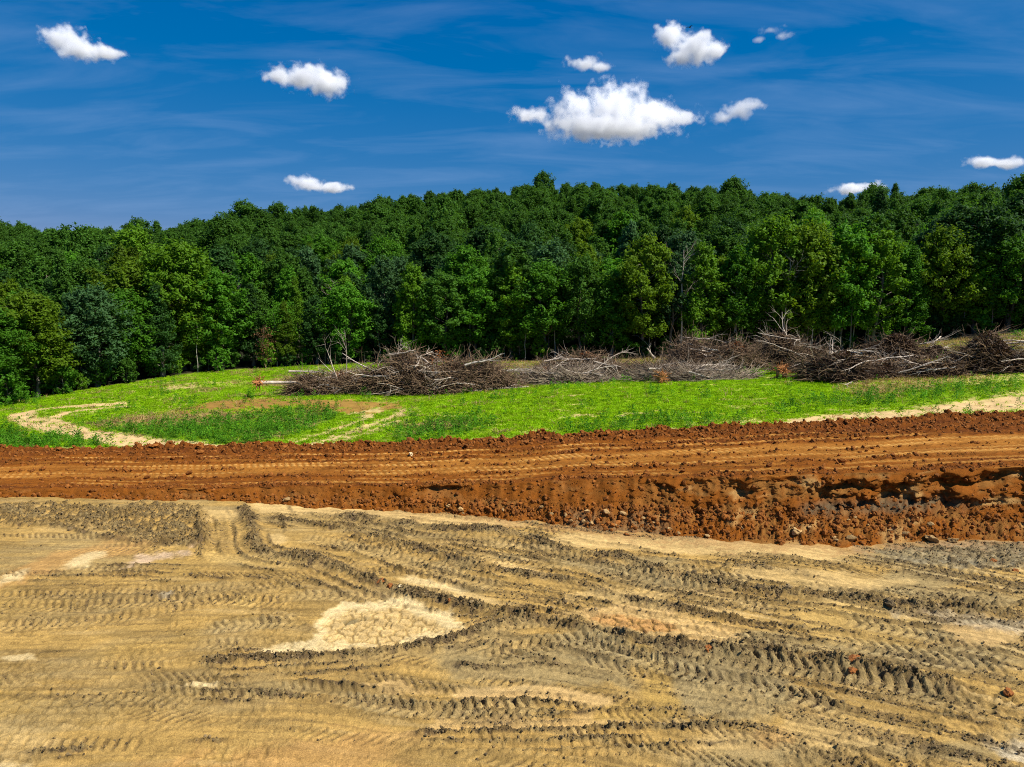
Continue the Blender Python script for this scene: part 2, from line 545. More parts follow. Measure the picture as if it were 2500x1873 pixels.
Cc = np.broadcast_to(C_TAN, X.shape + (3,)).copy()
Cc = mixc(Cc, C_OLIVE, sst(-0.15, 0.55, 0.5 * patch + 0.8 * streak))
Cc = mixc(Cc, C_PALE, 0.8 * sst(0.22, 0.7, streak - 0.3 * patch) * (0.45 + 0.55 * sst(-2, 10, X + 0.3 * (Y - 25))))
Cc = mixc(Cc, C_GREY, 0.75 * sst(0.0, 0.5, fbm(X / 7.5, Y / 3.0, 3, 91)) * (0.55 + 0.45 * sst(-6, 8, X)))
Cc = mixc(Cc, C_OCHRE, 0.5 * sst(0.2, 0.8, fbm(X / 5.0, Y / 3.0, 3, 95)) * sst(2, -10, X))
smoothness = np.zeros(X.shape)
crack = np.zeros(X.shape)
gravel = np.zeros(X.shape)
ZT = 0.010 * grainz + 0.011 * finez + 0.018 * streak2

# soil patches traced on the ground
edge_n = 0.32 * patch2 + 0.14 * grainz


def patch_poly(pts, col, w=1.0, feather=0.25, noise=1.0, smooth=0.6, cr=0.0, dz=0.0):
    global Cc, smoothness, crack, Z
    sd = poly_sdf(X, Y, D(pts), 1.6) + edge_n * noise
    k = sst(feather, -feather, sd) * w
    Cc = mixc(Cc, col, k)
    smoothness = np.maximum(smoothness, k * smooth)
    crack = np.maximum(crack, k * cr)
    Z = Z + dz * k
    return k


patch_poly([(0, 1235), (120, 1195), (230, 1168), (330, 1170), (290, 1190), (180, 1215), (60, 1250), (0, 1265)], C_ORANGE, 0.8, 0.5, 1.5, 0.4)
patch_poly([(130, 1225), (160, 1205), (215, 1188), (228, 1194), (190, 1224)], C_CREAM, 0.75, 0.25, 1.0)
patch_poly([(268, 1225), (310, 1200), (415, 1182), (405, 1198), (330, 1212)], np.array((0.68, 0.47, 0.28)), 0.85, 0.3, 1.0)
patch_poly([(0, 1243), (62, 1228), (40, 1252), (0, 1258)], C_CREAM, 0.8, 0.2, 0.7)
patch_poly([(440, 1100), (520, 1105), (530, 1130), (440, 1128)], C_PALE, 0.8, 0.3, 0.8)
patch_poly([(540, 1085), (640, 1090), (800, 1100), (900, 1110), (1000, 1118), (1140, 1130), (1150, 1140), (900, 1135), (700, 1118), (560, 1112)], C_PALE, 0.9, 0.3, 0.8, 0.8)
patch_poly([(575, 1155), (605, 1152), (624, 1166), (600, 1178), (582, 1168)], C_PALE, 0.9, 0.2, 0.5)
patch_poly([(430, 1190), (560, 1200), (700, 1215), (620, 1225), (470, 1215)], C_YELLOW, 0.5, 0.4, 1.2, 0.5, 0.5)
patch_poly([(498, 1292), (548, 1288), (556, 1306), (540, 1318), (505, 1314)], C_YELLOW, 0.9, 0.2, 0.6, 0.7, 0.8)
patch_poly([(840, 1242), (900, 1245), (1000, 1275), (1120, 1305), (1110, 1312), (980, 1290), (880, 1262)], C_PALE, 0.95, 0.15, 0.5, 0.8)
patch_poly([(880, 1240), (1010, 1272), (1000, 1282), (870, 1252)], C_CREAM, 0.5, 0.15, 0.5, 0.8)
patch_poly([(1040, 1208), (1110, 1222), (1200, 1245), (1180, 1252), (1080, 1230)], C_PALE, 0.8, 0.15, 0.5, 0.8)
patch_poly([(1150, 1165), (1230, 1150), (1420, 1160), (1640, 1170), (1790, 1180), (1860, 1200), (1760, 1212), (1560, 1196), (1400, 1190), (1260, 1185)], C_PALE, 0.95, 0.3, 0.9, 0.85)
patch_poly([(1560, 1225), (1660, 1230), (1800, 1240), (1960, 1255), (1900, 1275), (1700, 1265), (1580, 1245)], C_PALE, 0.8, 0.3, 1.2, 0.8)
patch_poly([(1220, 1290), (1310, 1262), (1450, 1285), (1440, 1318), (1330, 1305)], C_PALE, 0.8, 0.2, 1.0, 0.7, 0.4)
patch_poly([(1390, 1222), (1470, 1240), (1500, 1258), (1440, 1256)], C_PALE, 0.75, 0.2, 1.0, 0.7)
patch_poly([(1700, 1310), (1800, 1300), (1950, 1320), (1990, 1365), (1960, 1400), (1780, 1390), (1720, 1350)], C_YELLOW * 0.85, 0.55, 0.4, 1.6, 0.4)
patch_poly([(2035, 1352), (2120, 1350), (2212, 1365), (2212, 1392), (2130, 1395), (2060, 1385)], C_PEACH, 0.9, 0.2, 0.8, 0.8)
patch_poly([(1940, 1325), (2040, 1320), (2212, 1345), (2212, 1375), (2060, 1345)], C_WHITE, 0.45, 0.4, 1.4, 0.3)
patch_poly([(1850, 1180), (2000, 1172), (2260, 1165), (2300, 1230), (2060, 1225), (1900, 1205)], np.array((0.27, 0.235, 0.15)), 0.75, 0.4, 1.8, 0.0)
patch_poly([(2150, 1600), (2212, 1590), (2250, 1657), (2160, 1640)], C_WHITE, 0.6, 0.3, 1.6, 0.2)
patch_poly([(960, 1497), (1060, 1480), (1200, 1482), (1290, 1500), (1330, 1524), (1180, 1512), (1000, 1508)], C_PEACH, 0.95, 0.16, 0.5, 0.9)
patch_poly([(840, 1600), (940, 1560), (1120, 1552), (1300, 1546), (1400, 1556), (1360, 1567), (1100, 1574), (920, 1580)], C_PEACH, 0.7, 0.2, 0.7, 0.8)
patch_poly([(780, 1480), (840, 1470), (900, 1485), (960, 1490), (960, 1500), (850, 1498)], C_PEACH, 0.7, 0.15, 0.7, 0.8)
patch_poly([(250, 1680), (420, 1640), (560, 1610), (760, 1590), (900, 1590), (880, 1650), (700, 1700)], C_ORANGE * 1.02, 0.7, 0.5, 1.6, 0.7)
patch_poly([(850, 1600), (1000, 1595), (1160, 1600), (1150, 1640), (980, 1660), (840, 1640)], C_OLIVE * 1.15, 0.7, 0.4, 1.0, 0.7)
patch_poly([(0, 1560), (90, 1570), (140, 1610), (60, 1640), (0, 1640)], C_PALE, 0.5, 0.4, 1.6, 0.3, 0.6)
patch_poly([(390, 1485), (430, 1478), (480, 1480), (470, 1488), (420, 1490)], C_CREAM, 0.8, 0.08, 0.25)
patch_poly([(0, 1418), (60, 1412), (80, 1425), (20, 1428)], C_CREAM, 0.7, 0.1, 0.4)
patch_poly([(0, 1650), (80, 1640), (60, 1657), (0, 1665)], C_CREAM, 0.7, 0.1, 0.4)
patch_poly([(350, 1280), (370, 1278), (372, 1288), (355, 1292)], C_WHITE, 0.7, 0.12, 0.4)
patch_poly([(355, 1300), (400, 1290), (410, 1300), (380, 1310)], C_PALE, 0.7, 0.15, 0.5)
patch_poly([(960, 1405), (1150, 1395), (1300, 1395), (1380, 1430), (1370, 1490), (1180, 1475), (960, 1475)], C_GREY * 1.05, 0.7, 0.4, 1.2, 0.3)
patch_poly([(1440, 1425), (1560, 1430), (1700, 1470), (1720, 1540), (1640, 1570), (1480, 1555), (1450, 1490)], C_GREY * 1.12, 0.85, 0.3, 1.0, 0.5)
patch_poly([(1360, 1392), (1400, 1395), (1440, 1440), (1450, 1490), (1480, 1556), (1420, 1562), (1290, 1556), (1300, 1538), (1385, 1505), (1400, 1460), (1375, 1420)], C_OCHRE * 1.12, 0.92, 0.18, 0.7, 0.3)
patch_poly([(1700, 1530), (1900, 1545), (1950, 1590), (1800, 1620), (1650, 1640), (1500, 1630), (1520, 1590), (1680, 1580)], C_PALE * 0.92, 0.65, 0.5, 1.6, 0.5)
patch_poly([(1640, 1590), (1670, 1565), (1690, 1600), (1660, 1615)], C_ORANGE, 0.5, 0.3, 1.0, 0.4)
# dried puddle with curled mud plates
kp = patch_poly([(566, 1412), (600, 1388), (676, 1380), (690, 1356), (678, 1345), (702, 1330), (710, 1310), (740, 1300), (800, 1297), (872, 1290), (905, 1297),
                 (932, 1316), (976, 1319), (992, 1345), (1010, 1360), (960, 1370), (850, 1390), (750, 1404), (640, 1412)], C_CREAM, 0.95, 0.12, 0.7, 1.0, 0.0, -0.03)
ki = patch_poly([(690, 1392), (706, 1345), (730, 1315), (870, 1308), (900, 1330), (960, 1335), (985, 1358), (940, 1366), (830, 1386), (750, 1396)],
                np.array((0.56, 0.355, 0.12)), 0.7, 0.3, 1.3, 1.0, 1.0, -0.02)
patch_poly([(738, 1338), (760, 1330), (810, 1330), (780, 1338), (750, 1346)], C_GREY * 0.8, 0.95, 0.06, 0.25, 0.0, 0.0, -0.08)
kb = patch_poly([(1225, 1328), (1290, 1318), (1340, 1300), (1400, 1318), (1470, 1330), (1540, 1350), (1600, 1372), (1590, 1396), (1500, 1398), (1420, 1385), (1330, 1362)],
                C_PEACH * 1.1, 0.85, 0.3, 1.3, 0.9, 0.5, -0.03)
patch_poly([(1270, 1332), (1330, 1325), (1420, 1338), (1470, 1360), (1400, 1368), (1320, 1352)], np.array((0.52, 0.27, 0.085)), 0.95, 0.14, 0.5, 1.0, 1.0, 0.0)
# fields of faint cracks in the dry left foreground
crack = np.maximum(crack, 0.45 * sst(0.1, 0.5, fbm(X / 5.0, Y / 4.0, 3, 101)) * sst(0, -5, X) * sst(31, 27, Y))

# windrows of broken shale pushed up by the blade: (points, half width m, height m, strength)
WIND = [
    ([(520, 1090), (545, 1140), (560, 1188), (700, 1215), (830, 1263), (960, 1298), (1130, 1330), (1300, 1368), (1420, 1393), (1530, 1404), (1680, 1420), (1850, 1440), (2000, 1470), (2140, 1502)], 0.46, 0.26, 1.15),
    ([(560, 1118), (700, 1138), (830, 1165), (960, 1205), (1100, 1238), (1250, 1258), (1330, 1285), (1460, 1312), (1560, 1335), (1640, 1345)], 0.34, 0.14, 0.9),
    ([(650, 1112), (800, 1125), (960, 1145), (1100, 1155), (1240, 1195), (1370, 1212), (1450, 1245), (1600, 1272), (1680, 1282), (1790, 1288), (1960, 1312), (2100, 1320), (2260, 1332)], 0.55, 0.20, 1.0),
    ([(1290, 1190), (1420, 1206), (1560, 1222), (1700, 1235), (1790, 1252)], 0.32, 0.10, 0.75),
    ([(1560, 1196), (1700, 1205), (1800, 1222), (1890, 1236)], 0.22, 0.08, 0.6),
    ([(390, 1436), (560, 1427), (700, 1421), (830, 1406), (960, 1381), (1070, 1348), (1150, 1335)], 0.34, 0.15, 1.0),
    ([(930, 1425), (1050, 1440), (1160, 1434), (1260, 1445)], 0.20, 0.09, 0.9),
    ([(840, 1392), (960, 1400), (1060, 1385), (1200, 1375)], 0.16, 0.05, 0.55),
    ([(380, 1497), (560, 1503), (700, 1513), (830, 1522), (960, 1520), (1130, 1514), (1315, 1531)], 0.17, 0.10, 0.95),
    ([(0, 1508), (130, 1506), (280, 1502), (400, 1500)], 0.10, 0.05, 0.5),
    ([(840, 1588), (1000, 1583), (1200, 1580), (1380, 1576), (1480, 1574), (1600, 1569), (1700, 1577)], 0.15, 0.11, 1.0),
    ([(0, 1628), (130, 1622), (270, 1615)], 0.14, 0.08, 0.9),
    ([(360, 1612), (470, 1604), (545, 1602)], 0.10, 0.08, 0.9),
    ([(0, 1266), (180, 1262), (360, 1266), (520, 1272)], 0.16, 0.06, 0.6),
    ([(0, 1340), (140, 1338), (262, 1338)], 0.14, 0.06, 0.7),
    ([(160, 1226), (330, 1228), (470, 1232)], 0.10, 0.05, 0.55),
    ([(0, 1132), (130, 1138), (180, 1150), (260, 1166), (330, 1176), (420, 1178), (445, 1184)], 0.22, 0.16, 0.85),
    ([(430, 1100), (440, 1140), (436, 1186)], 0.40, 0.20, 0.9),
    ([(1460, 1462), (1600, 1478), (1700, 1498), (1760, 1512), (1870, 1530)], 0.12, 0.06, 0.8),
    ([(1500, 1398), (1650, 1432), (1760, 1452), (1900, 1480)], 0.14, 0.06, 0.7),
    ([(1700, 1502), (1760, 1515), (1870, 1530)], 0.15, 0.09, 0.8),
    ([(1895, 1500), (1940, 1512), (1995, 1535)], 0.12, 0.08, 0.8),
    ([(1920, 1560), (1980, 1580), (2035, 1600)], 0.12, 0.09, 0.8),
    ([(1840, 1548), (1870, 1562), (1885, 1578)], 0.10, 0.07, 0.7),
    ([(1040, 1488), (1130, 1475), (1180, 1470)], 0.08, 0.05, 0.6),
    ([(1200, 1345), (1300, 1380), (1400, 1400)], 0.20, 0.06, 0.5),
    ([(640, 1325), (665, 1355), (690, 1378)], 0.14, 0.06, 0.5),
    ([(520, 1335), (590, 1338), (620, 1352)], 0.14, 0.05, 0.5),
    ([(1790, 1340), (1900, 1352), (2000, 1372)], 0.25, 0.06, 0.45),
    ([(2000, 1345), (2120, 1355), (2230, 1372)], 0.25, 0.08, 0.6),
    ([(1230, 1300), (1330, 1335), (1420, 1370)], 0.10, 0.03, 0.3),
]


def offset_line(pts, off):
    ln = smooth_line(D(pts), 4)
    t = np.gradient(ln, axis=0); t /= np.linalg.norm(t, axis=1, keepdims=True) + 1e-9
    return ln + np.stack([-t[:, 1], t[:, 0]], -1) * off


# long thin rut edges running beside the windrows
RUTS = []
for ix_, offs in ((0, (0.75, -0.75, 1.5, -1.45, 2.3, -2.3)), (1, (0.7, -0.6, 1.3)), (2, (0.9, -0.8, 1.7, -1.5)), (3, (0.55, -0.5)), (5, (0.55, -0.5, -1.0)), (6, (0.4, -0.35)),
                 (8, (0.42, -0.42, 0.8)), (10, (0.4, -0.4, 0.75, -0.75)), (11, (0.4, -0.35)), (13, (0.45, -0.5, 0.95, -0.95, 1.4)), (14, (0.4, -0.45, 0.85, -0.9)), (15, (0.45, -0.4)), (18, (0.4, -0.45))):
    for of_ in offs:
        RUTS.append((ix_, of_))
rough_n = fbm(X / 0.30, Y / 0.30, 3, 111, 0.65)
broad = fbm(ALONG / 15.0, PSI / 0.55, 3, 333, 0.5)
fine_l = fbm(ALONG / 8.0, PSI / 0.22, 2, 343, 0.5)
rightw = 0.28 + 0.72 * sst(-9, 3, X + 0.5 * (Y - 30))
gravel = np.maximum(gravel, 0.72 * rightw * sst(0.18, 0.44, broad + 0.22 * rough_n) * (1 - 0.9 * smoothness))
gravel = np.maximum(gravel, 0.60 * (0.4 + 0.6 * rightw) * sst(0.30, 0.50, fine_l + 0.20 * rough_n) * (1 - 0.9 * smoothness))
for pts, hw, hh, st in WIND:
    ln = smooth_line(D(pts), 5)
    d, arc, sd = poly_dist(X, Y, ln, hw * 3.5)
    L = np.sum(np.hypot(*(np.diff(ln, axis=0).T)))
    endf = sst(0, 1.2, arc) * sst(L, L - 1.2, arc)
    widen = 0.85 + 0.35 * pn(arc / 1.9, arc * 0 + hw * 40, 7) + 0.2 * pn(arc / 0.6, arc * 0 + hw * 17, 9)
    dd = d / (hw * np.maximum(widen, 0.35)) + 0.24 * rough_n
    k = sst(1.6, 0.25, dd + 0.15 * patch2) * np.where(d < 500, endf, 0)
    k *= 0.55 + 0.45 * sst(-0.4, 0.3, pn(arc / 1.7, arc * 0 + hw * 90, 15))
    Z = Z + hh * k * (0.8 + 0.55 * rough_n)
    gravel = np.maximum(gravel, k * st)
for n_, (ix_, of_) in enumerate(RUTS):
    ln = offset_line(WIND[ix_][0], of_)
    d, arc, sd = poly_dist(X, Y, ln, 0.7)
    L = np.sum(np.hypot(*(np.diff(ln, axis=0).T)))
    sdw = sd + 0.10 * pn(arc / 2.5, arc * 0 + n_ * 1.7, 3)
    on = np.where(d < 500, sst(0, 1.5, arc) * sst(L, L - 1.5, arc), 0) * sst(-0.30, 0.20, pn(arc / 3.5, arc * 0 + n_ * 2.3, 8))
    k = np.exp(-(sdw / 0.085) ** 2) * on
    Z = Z + 0.065 * k * (0.9 + 0.5 * rough_n) - 0.045 * np.exp(-((sdw + 0.19) / 0.11) ** 2) * on
    gravel = np.maximum(gravel, 0.85 * k * (1 - 0.6 * smoothness))
# broken ground under the left bank and along the toe
for pts, w in (([(-60, 1092), (130, 1088), (260, 1092), (400, 1086), (445, 1110), (450, 1150), (436, 1190), (340, 1182), (260, 1160), (170, 1135), (60, 1136), (-60, 1136)], 0.85),
               ([(1880, 1185), (2050, 1178), (2300, 1168), (2300, 1240), (2100, 1230), (1940, 1204)], 0.6),
               ([(1320, 1215), (1500, 1225), (1640, 1262), (1500, 1262), (1380, 1240)], 0.5),
               ([(700, 1150), (960, 1180), (1080, 1225), (1050, 1240), (900, 1210), (760, 1185)], 0.6),
               ([(760, 1205), (900, 1225), (1000, 1255), (940, 1262), (820, 1235)], 0.35),
               ([(1000, 1300), (1150, 1320), (1230, 1345), (1120, 1345)], 0.5),
               ([(1960, 1280), (2260, 1300), (2260, 1345), (2050, 1330)], 0.6),
               ([(2050, 1480), (2300, 1500), (2300, 1640), (2120, 1600), (2000, 1540)], 0.35),
               ([(1700, 1610), (1900, 1590), (2100, 1640), (2000, 1700), (1700, 1680)], 0.4)):
    sdd = poly_sdf(X, Y, D(pts), 1.6) + 1.6 * edge_n
    k = sst(0.45, -0.45, sdd) * w * sst(-0.45, 0.25, rough_n + 0.4 * patch2)
    gravel = np.maximum(gravel, k)
    Z = Z + 0.10 * k * (0.5 + rough_n)
# scattered crumbs everywhere
gravel = np.maximum(gravel, 0.35 * sst(0.62, 1.1, 0.8 * streak2 + 0.8 * rough_n + 0.35 * patch) * (1 - smoothness))

# tracks: (points, half width, cleat pitch, depth, strength, skew)
TRACKS = [
    ([(1230, 1372), (1450, 1445), (1660, 1490), (1860, 1540)], 0.50, 0.34, 0.055, 1.0, 0.5),
    ([(1480, 1410), (1700, 1440), (1900, 1470), (2160, 1545)], 0.55, 0.36, 0.06, 1.0, 0.5),
    ([(1780, 1378), (1900, 1400), (2050, 1430), (2212, 1465)], 0.60, 0.36, 0.06, 1.0, 0.6),
    ([(1800, 1335), (1950, 1365), (2080, 1400), (2212, 1425)], 0.5, 0.36, 0.05, 0.8, 0.6),
    ([(1120, 1392), (1250, 1382), (1330, 1400), (1440, 1440)], 0.45, 0.32, 0.05, 0.9, 0.5),
    ([(1020, 1430), (1120, 1400), (1230, 1388)], 0.45, 0.32, 0.05, 0.8, -0.4),
    ([(-40, 1312), (200, 1305), (420, 1298), (640, 1302)], 0.55, 0.30, 0.045, 0.9, 0.4),
    ([(-40, 1285), (200, 1280), (420, 1275), (640, 1262)], 0.45, 0.30, 0.04, 0.8, 0.4),
    ([(-40, 1352), (200, 1340), (400, 1310), (560, 1270), (720, 1225)], 0.50, 0.30, 0.045, 0.8, 0.3),
    ([(420, 1365), (540, 1350), (660, 1340)], 0.55, 0.30, 0.05, 0.9, 0.5),
    ([(380, 1400), (520, 1392), (680, 1395)], 0.40, 0.30, 0.045, 0.7, 0.5),
    ([(700, 1500), (860, 1528), (1040, 1530), (1200, 1530)], 0.45, 0.30, 0.06, 0.9, 0.7),
    ([(560, 1490), (760, 1495), (900, 1500)], 0.35, 0.30, 0.05, 0.7, 0.7),
    ([(980, 1600), (1150, 1615), (1260, 1620), (1440, 1620)], 0.35, 0.30, 0.05, 0.6, 0.4),
    ([(500, 1110), (505, 1150), (512, 1195)], 0.7, 0.30, 0.05, 0.8, 0.0),
    ([(455, 1110), (462, 1150), (470, 1200)], 0.55, 0.30, 0.05, 0.7, 0.0),
    ([(640, 1160), (800, 1190), (960, 1240), (1100, 1270)], 0.55, 0.34, 0.05, 0.7, 0.5),
    ([(1000, 1165), (1180, 1195), (1330, 1240), (1480, 1275)], 0.6, 0.36, 0.05, 0.8, 0.5),
    ([(1420, 1225), (1560, 1245), (1660, 1262)], 0.55, 0.36, 0.05, 0.9, 0.6),
    ([(1280, 1215), (1420, 1250), (1560, 1290), (1700, 1330)], 0.5, 0.36, 0.05, 0.7, 0.5),
    ([(1880, 1200), (2030, 1200), (2230, 1210)], 0.6, 0.36, 0.05, 0.7, 0.5),
    ([(1700, 1258), (1850, 1280), (2050, 1300), (2212, 1312)], 0.5, 0.36, 0.05, 0.6, 0.5),
    ([(600, 1290), (700, 1285), (830, 1290), (960, 1330)], 0.5, 0.32, 0.04, 0.7, 0.5),
    ([(-40, 1450), (150, 1440), (330, 1420), (420, 1410)], 0.35, 0.30, 0.04, 0.5, 0.4),
    ([(1480, 1500), (1600, 1520), (1700, 1560)], 0.6, 0.30, 0.035, 0.6, 0.4),
    ([(1030, 1360), (1150, 1345), (1270, 1362), (1400, 1410)], 0.4, 0.32, 0.05, 0.7, 0.5),
    ([(200, 1590), (340, 1570), (480, 1550), (640, 1545)], 0.4, 0.30, 0.03, 0.4, 0.4),
]
for pts, hw, pit, dep, st, skew in TRACKS:
    ln = smooth_line(D(pts), 6)
    d, arc, sd = poly_dist(X, Y, ln, hw * 2.2)
    L = np.sum(np.hypot(*(np.diff(ln, axis=0).T)))
    endf = sst(0, 1.0, arc) * sst(L, L - 1.0, arc)
    k = sst(hw * 1.05, hw * 0.8, d + 0.05 * rough_n) * np.where(d < 500, endf, 0) * st
    k = k * (0.55 + 0.45 * sst(-0.5, 0.1, pn(arc / 1.6, arc * 0 + hw * 31, 5)))
    ph = (arc + skew * np.abs(sd) + 0.02 * rough_n) / pit
    cl = np.abs((ph % 1.0) - 0.5) * 2
    cl = sst(0.30, 0.52, cl)
    lug = 1 - 0.85 * sst(0.10, 0.03, np.abs(np.abs(sd) - 0.05))
    ZT = ZT * (1 - 0.5 * k) + k * (dep * 2.1 * (cl * lug) - dep * 1.3)
    rim = np.exp(-((d - hw * 1.12) / 0.09) ** 2) * np.where(d < 500, endf, 0) * st
    Z = Z + 0.045 * rim
    tc_ = C_GREY if skew >= 0.5 else C_OLIVE * 1.1
    Cc = mixc(Cc, tc_ * 1.2, 0.6 * k * (1 - 0.7 * smoothness))
    gravel = np.maximum(gravel * (1 - 0.35 * k), 0.85 * k * (1 - cl) * st ** 0.5)  # gaps between cleats darkened: crumbly soil, plus their shade painted into the colour
    gravel = np.maximum(gravel, 0.45 * rim)

# worn lanes of cleat marks over the whole floor
lane_w = 0.62
lq = (PSI + 0.25 * fbm(X / 8.0, Y / 8.0, 2, 401)) / lane_w
ln_i = np.floor(lq); lf_ = np.abs(lq - ln_i - 0.5) * 2
lon = sst(0.10, 0.35, pn(X / 6.0, ln_i * 3.37, 17)) * sst(0.95, 0.75, lf_) * (1 - 0.85 * smoothness)
ph = (X * (1 + 0.02 * np.sin(ln_i * 2.1)) + 0.55 * np.cos(ln_i * 5.3) * (lq - ln_i) * lane_w * 2 + 0.02 * rough_n) / 0.30
cl = sst(0.32, 0.55, np.abs((ph % 1.0) - 0.5) * 2)
ZT = ZT + lon * 0.055 * (cl - 0.6)
gravel = np.maximum(gravel, 0.62 * lon * (1 - cl))  # same for lane cleats: crumbs and painted shade in the gaps
edge_l = sst(0.80, 1.0, lf_) * sst(-0.05, 0.35, pn(X / 6.0, ln_i * 1.91, 27)) * (1 - smoothness)
ZT = ZT + 0.035 * edge_l * (0.6 + rough_n)
gravel = np.maximum(gravel, 0.42 * edge_l * sst(-0.3, 0.4, rough_n))

# curled mud plates: real gaps between them
def voronoi_edge(x, y, cell, seed):
    gx = x / cell; gy = y / cell
    ix = np.floor(gx).astype(np.int64); iy = np.floor(gy).astype(np.int64)
    f1 = np.full(x.shape, 9.0); f2 = np.full(x.shape, 9.0)
    for a in (-1, 0, 1):
        for b in (-1, 0, 1):
            cx = ix + a; cyy = iy + b
            h = _perm[(_perm[(cx + seed) & 511] + cyy) & 511]
            px = cx + 0.15 + 0.7 * (h / 512.0); py = cyy + 0.15 + 0.7 * (_perm[h + 7] / 512.0)
            dd = np.hypot(gx - px, gy - py)
            nf2 = np.where(dd < f1, f1, np.minimum(f2, dd))
            f1 = np.minimum(f1, dd); f2 = nf2
    return f2 - f1


wx = X + 0.10 * grainz; wy = Y + 0.10 * rough_n
ve = voronoi_edge(wx, wy, 0.46, 12)
ve2 = voronoi_edge(wx, wy, 0.24, 55)
gap = np.maximum(sst(0.24, 0.06, ve), 0.55 * sst(0.26, 0.05, ve2) * sst(0.0, 0.3, patch2)) * crack
ZT = ZT * (1 - 0.7 * smoothness) - 0.085 * gap
Cc = mixc(Cc, C_OCHRE * 0.45, 0.85 * gap)  # shade inside the cracks also painted into the colour, over the relief

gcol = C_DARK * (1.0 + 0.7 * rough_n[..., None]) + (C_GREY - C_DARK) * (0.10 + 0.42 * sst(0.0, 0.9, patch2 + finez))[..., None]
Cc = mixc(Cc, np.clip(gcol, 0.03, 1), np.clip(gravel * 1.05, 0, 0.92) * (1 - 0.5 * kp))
Z = Z + ZT + gravel * (0.060 * rough_n + 0.06 * np.abs(finez))
Z = Z + np.random.default_rng(9).normal(0, 1, Z.shape) * 0.0085 * (0.30 + 1.5 * gravel) * (1 - 0.6 * smoothness)
# fine darker and paler crumbs
Cc = Cc * (1 + 0.14 * finez + 0.07 * grainz + 0.16 * streak2)[..., None]
toe_blend = sst(1.6, 0.2, (RT[None, :] - R) + 0.9 * rough_n + 0.6 * patch2)
Cc = mixc(Cc, np.array((0.36, 0.19, 0.07)), 0.55 * toe_blend * sst(-0.30, 0.05, np.broadcast_to(TH[None, :], X.shape)))
# join the bank exactly at the toe
Z = Z * sst(1.0, 0.985, q) if False else Z * np.clip((1 - q) * 60, 0, 1)
verts = np.stack([X, Y, Z], -1).reshape(-1, 3)
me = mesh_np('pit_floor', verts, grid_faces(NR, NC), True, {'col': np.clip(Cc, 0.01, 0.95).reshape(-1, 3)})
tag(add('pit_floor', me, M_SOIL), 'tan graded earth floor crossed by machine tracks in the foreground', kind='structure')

PIT_R, PIT_Z, PIT_G = R, Z, gravel


def pit_z(x, y):
    """height of the pit floor near a point"""
    th = math.atan2(x, y); r = math.hypot(x, y)
    j = int(np.clip(np.searchsorted(TH, th), 0, NC - 1))
    i = int(np.clip(np.searchsorted(PIT_R[:, j], r), 0, NR - 1))
    return float(PIT_Z[i, j])


# ---- red bank: rubble face, then the bench with its tracks -------------------
NF = 96
s = np.linspace(0, 1, NF)[:, None]
zc = (z_crest(TH) + wob(TH, 2.2, 0.07, 2))[None, :]
rt, rc = RT[None, :], RC[None, :]
steep = 0.25 + 0.75 * sst(1.6, 2.5, zc)                                  # the tall right half has a steep upper face
thg = np.broadcast_to(TH[None, :], (NF, NC))
arcx = thg * 40.0
foot = 0.50 + 0.10 * fbm(arcx / 3.0, s * 0 + 1.7, 3, 3)       # where the rubble ends
fz_talus = 0.42 + 0.10 * fbm(arcx / 2.2, s * 0 + 4.4, 3, 6)
lin_r, lin_z = s, s
lo = np.clip(s / foot, 0, 1); hi = np.clip((s - foot) / (1 - foot), 0, 1)
st_r = 0.66 * lo + 0.34 * hi
st_z = fz_talus * lo ** 1.15 + (1 - fz_talus) * hi
rr = lin_r + (st_r - lin_r) * steep
zz = lin_z + (st_z - lin_z) * steep
RFc = rt + (rc - rt) * rr
ZFc = zc * zz
# hollows washed under the lip, gullies down the face


def th_u(u, v=1200): 
    p = ground_at(u, v, 1.5)
    return math.atan2(p[0], p[1])


def lobe(u0, u1):
    a, b = th_u(u0), th_u(u1)
    return sst(a - 0.012, a + 0.02, thg) * sst(b + 0.012, b - 0.02, thg)


cav = 0.75 * lobe(1960, 2360) * np.exp(-((zz - 0.52 - 0.06 * pn(arcx / 2.0, s * 0, 4)) / 0.14) ** 2)
cav += 0.5 * lobe(1980, 2220) * np.exp(-((zz - 0.76) / 0.08) ** 2)
cav += 0.4 * lobe(1770, 1850) * np.exp(-((zz - 0.70) / 0.14) ** 2)
cav += 0.25 * lobe(1590, 1690) * np.exp(-((zz - 0.82) / 0.12) ** 2)
cav += 0.6 * lobe(2270, 2440) * np.exp(-((zz - 0.80) / 0.10) ** 2)
cav += 0.4 * lobe(2430, 2620) * np.exp(-((zz - 0.86) / 0.12) ** 2)
cav += 0.3 * lobe(1020, 1130) * np.exp(-((zz - 0.80) / 0.16) ** 2)
fn = fbm(arcx / 1.5, ZFc / 0.8, 4, 13, 0.6)
fn2 = fbm(arcx / 0.33, ZFc / 0.35, 3, 23, 0.6)
gul = np.abs(fbm(arcx / 3.0, ZFc / 3.0, 3, 33, 0.55))
mid = np.clip(s * 12, 0, 1) * np.clip((1 - s) * 14, 0, 1)
RFc = RFc + mid * (cav * (0.8 + 0.5 * fn) + steep * (0.26 * fn + 0.30 * gul - 0.08) + 0.08 * fn2 + 0.05 * fn)
tal = sst(0.62, 0.35, zz) * np.clip(s * 10, 0, 1)
ZFc = ZFc + mid * (0.10 * fn2 * (0.4 + tal) + 0.05 * fn) * np.clip(zc, 0.3, 1.4)
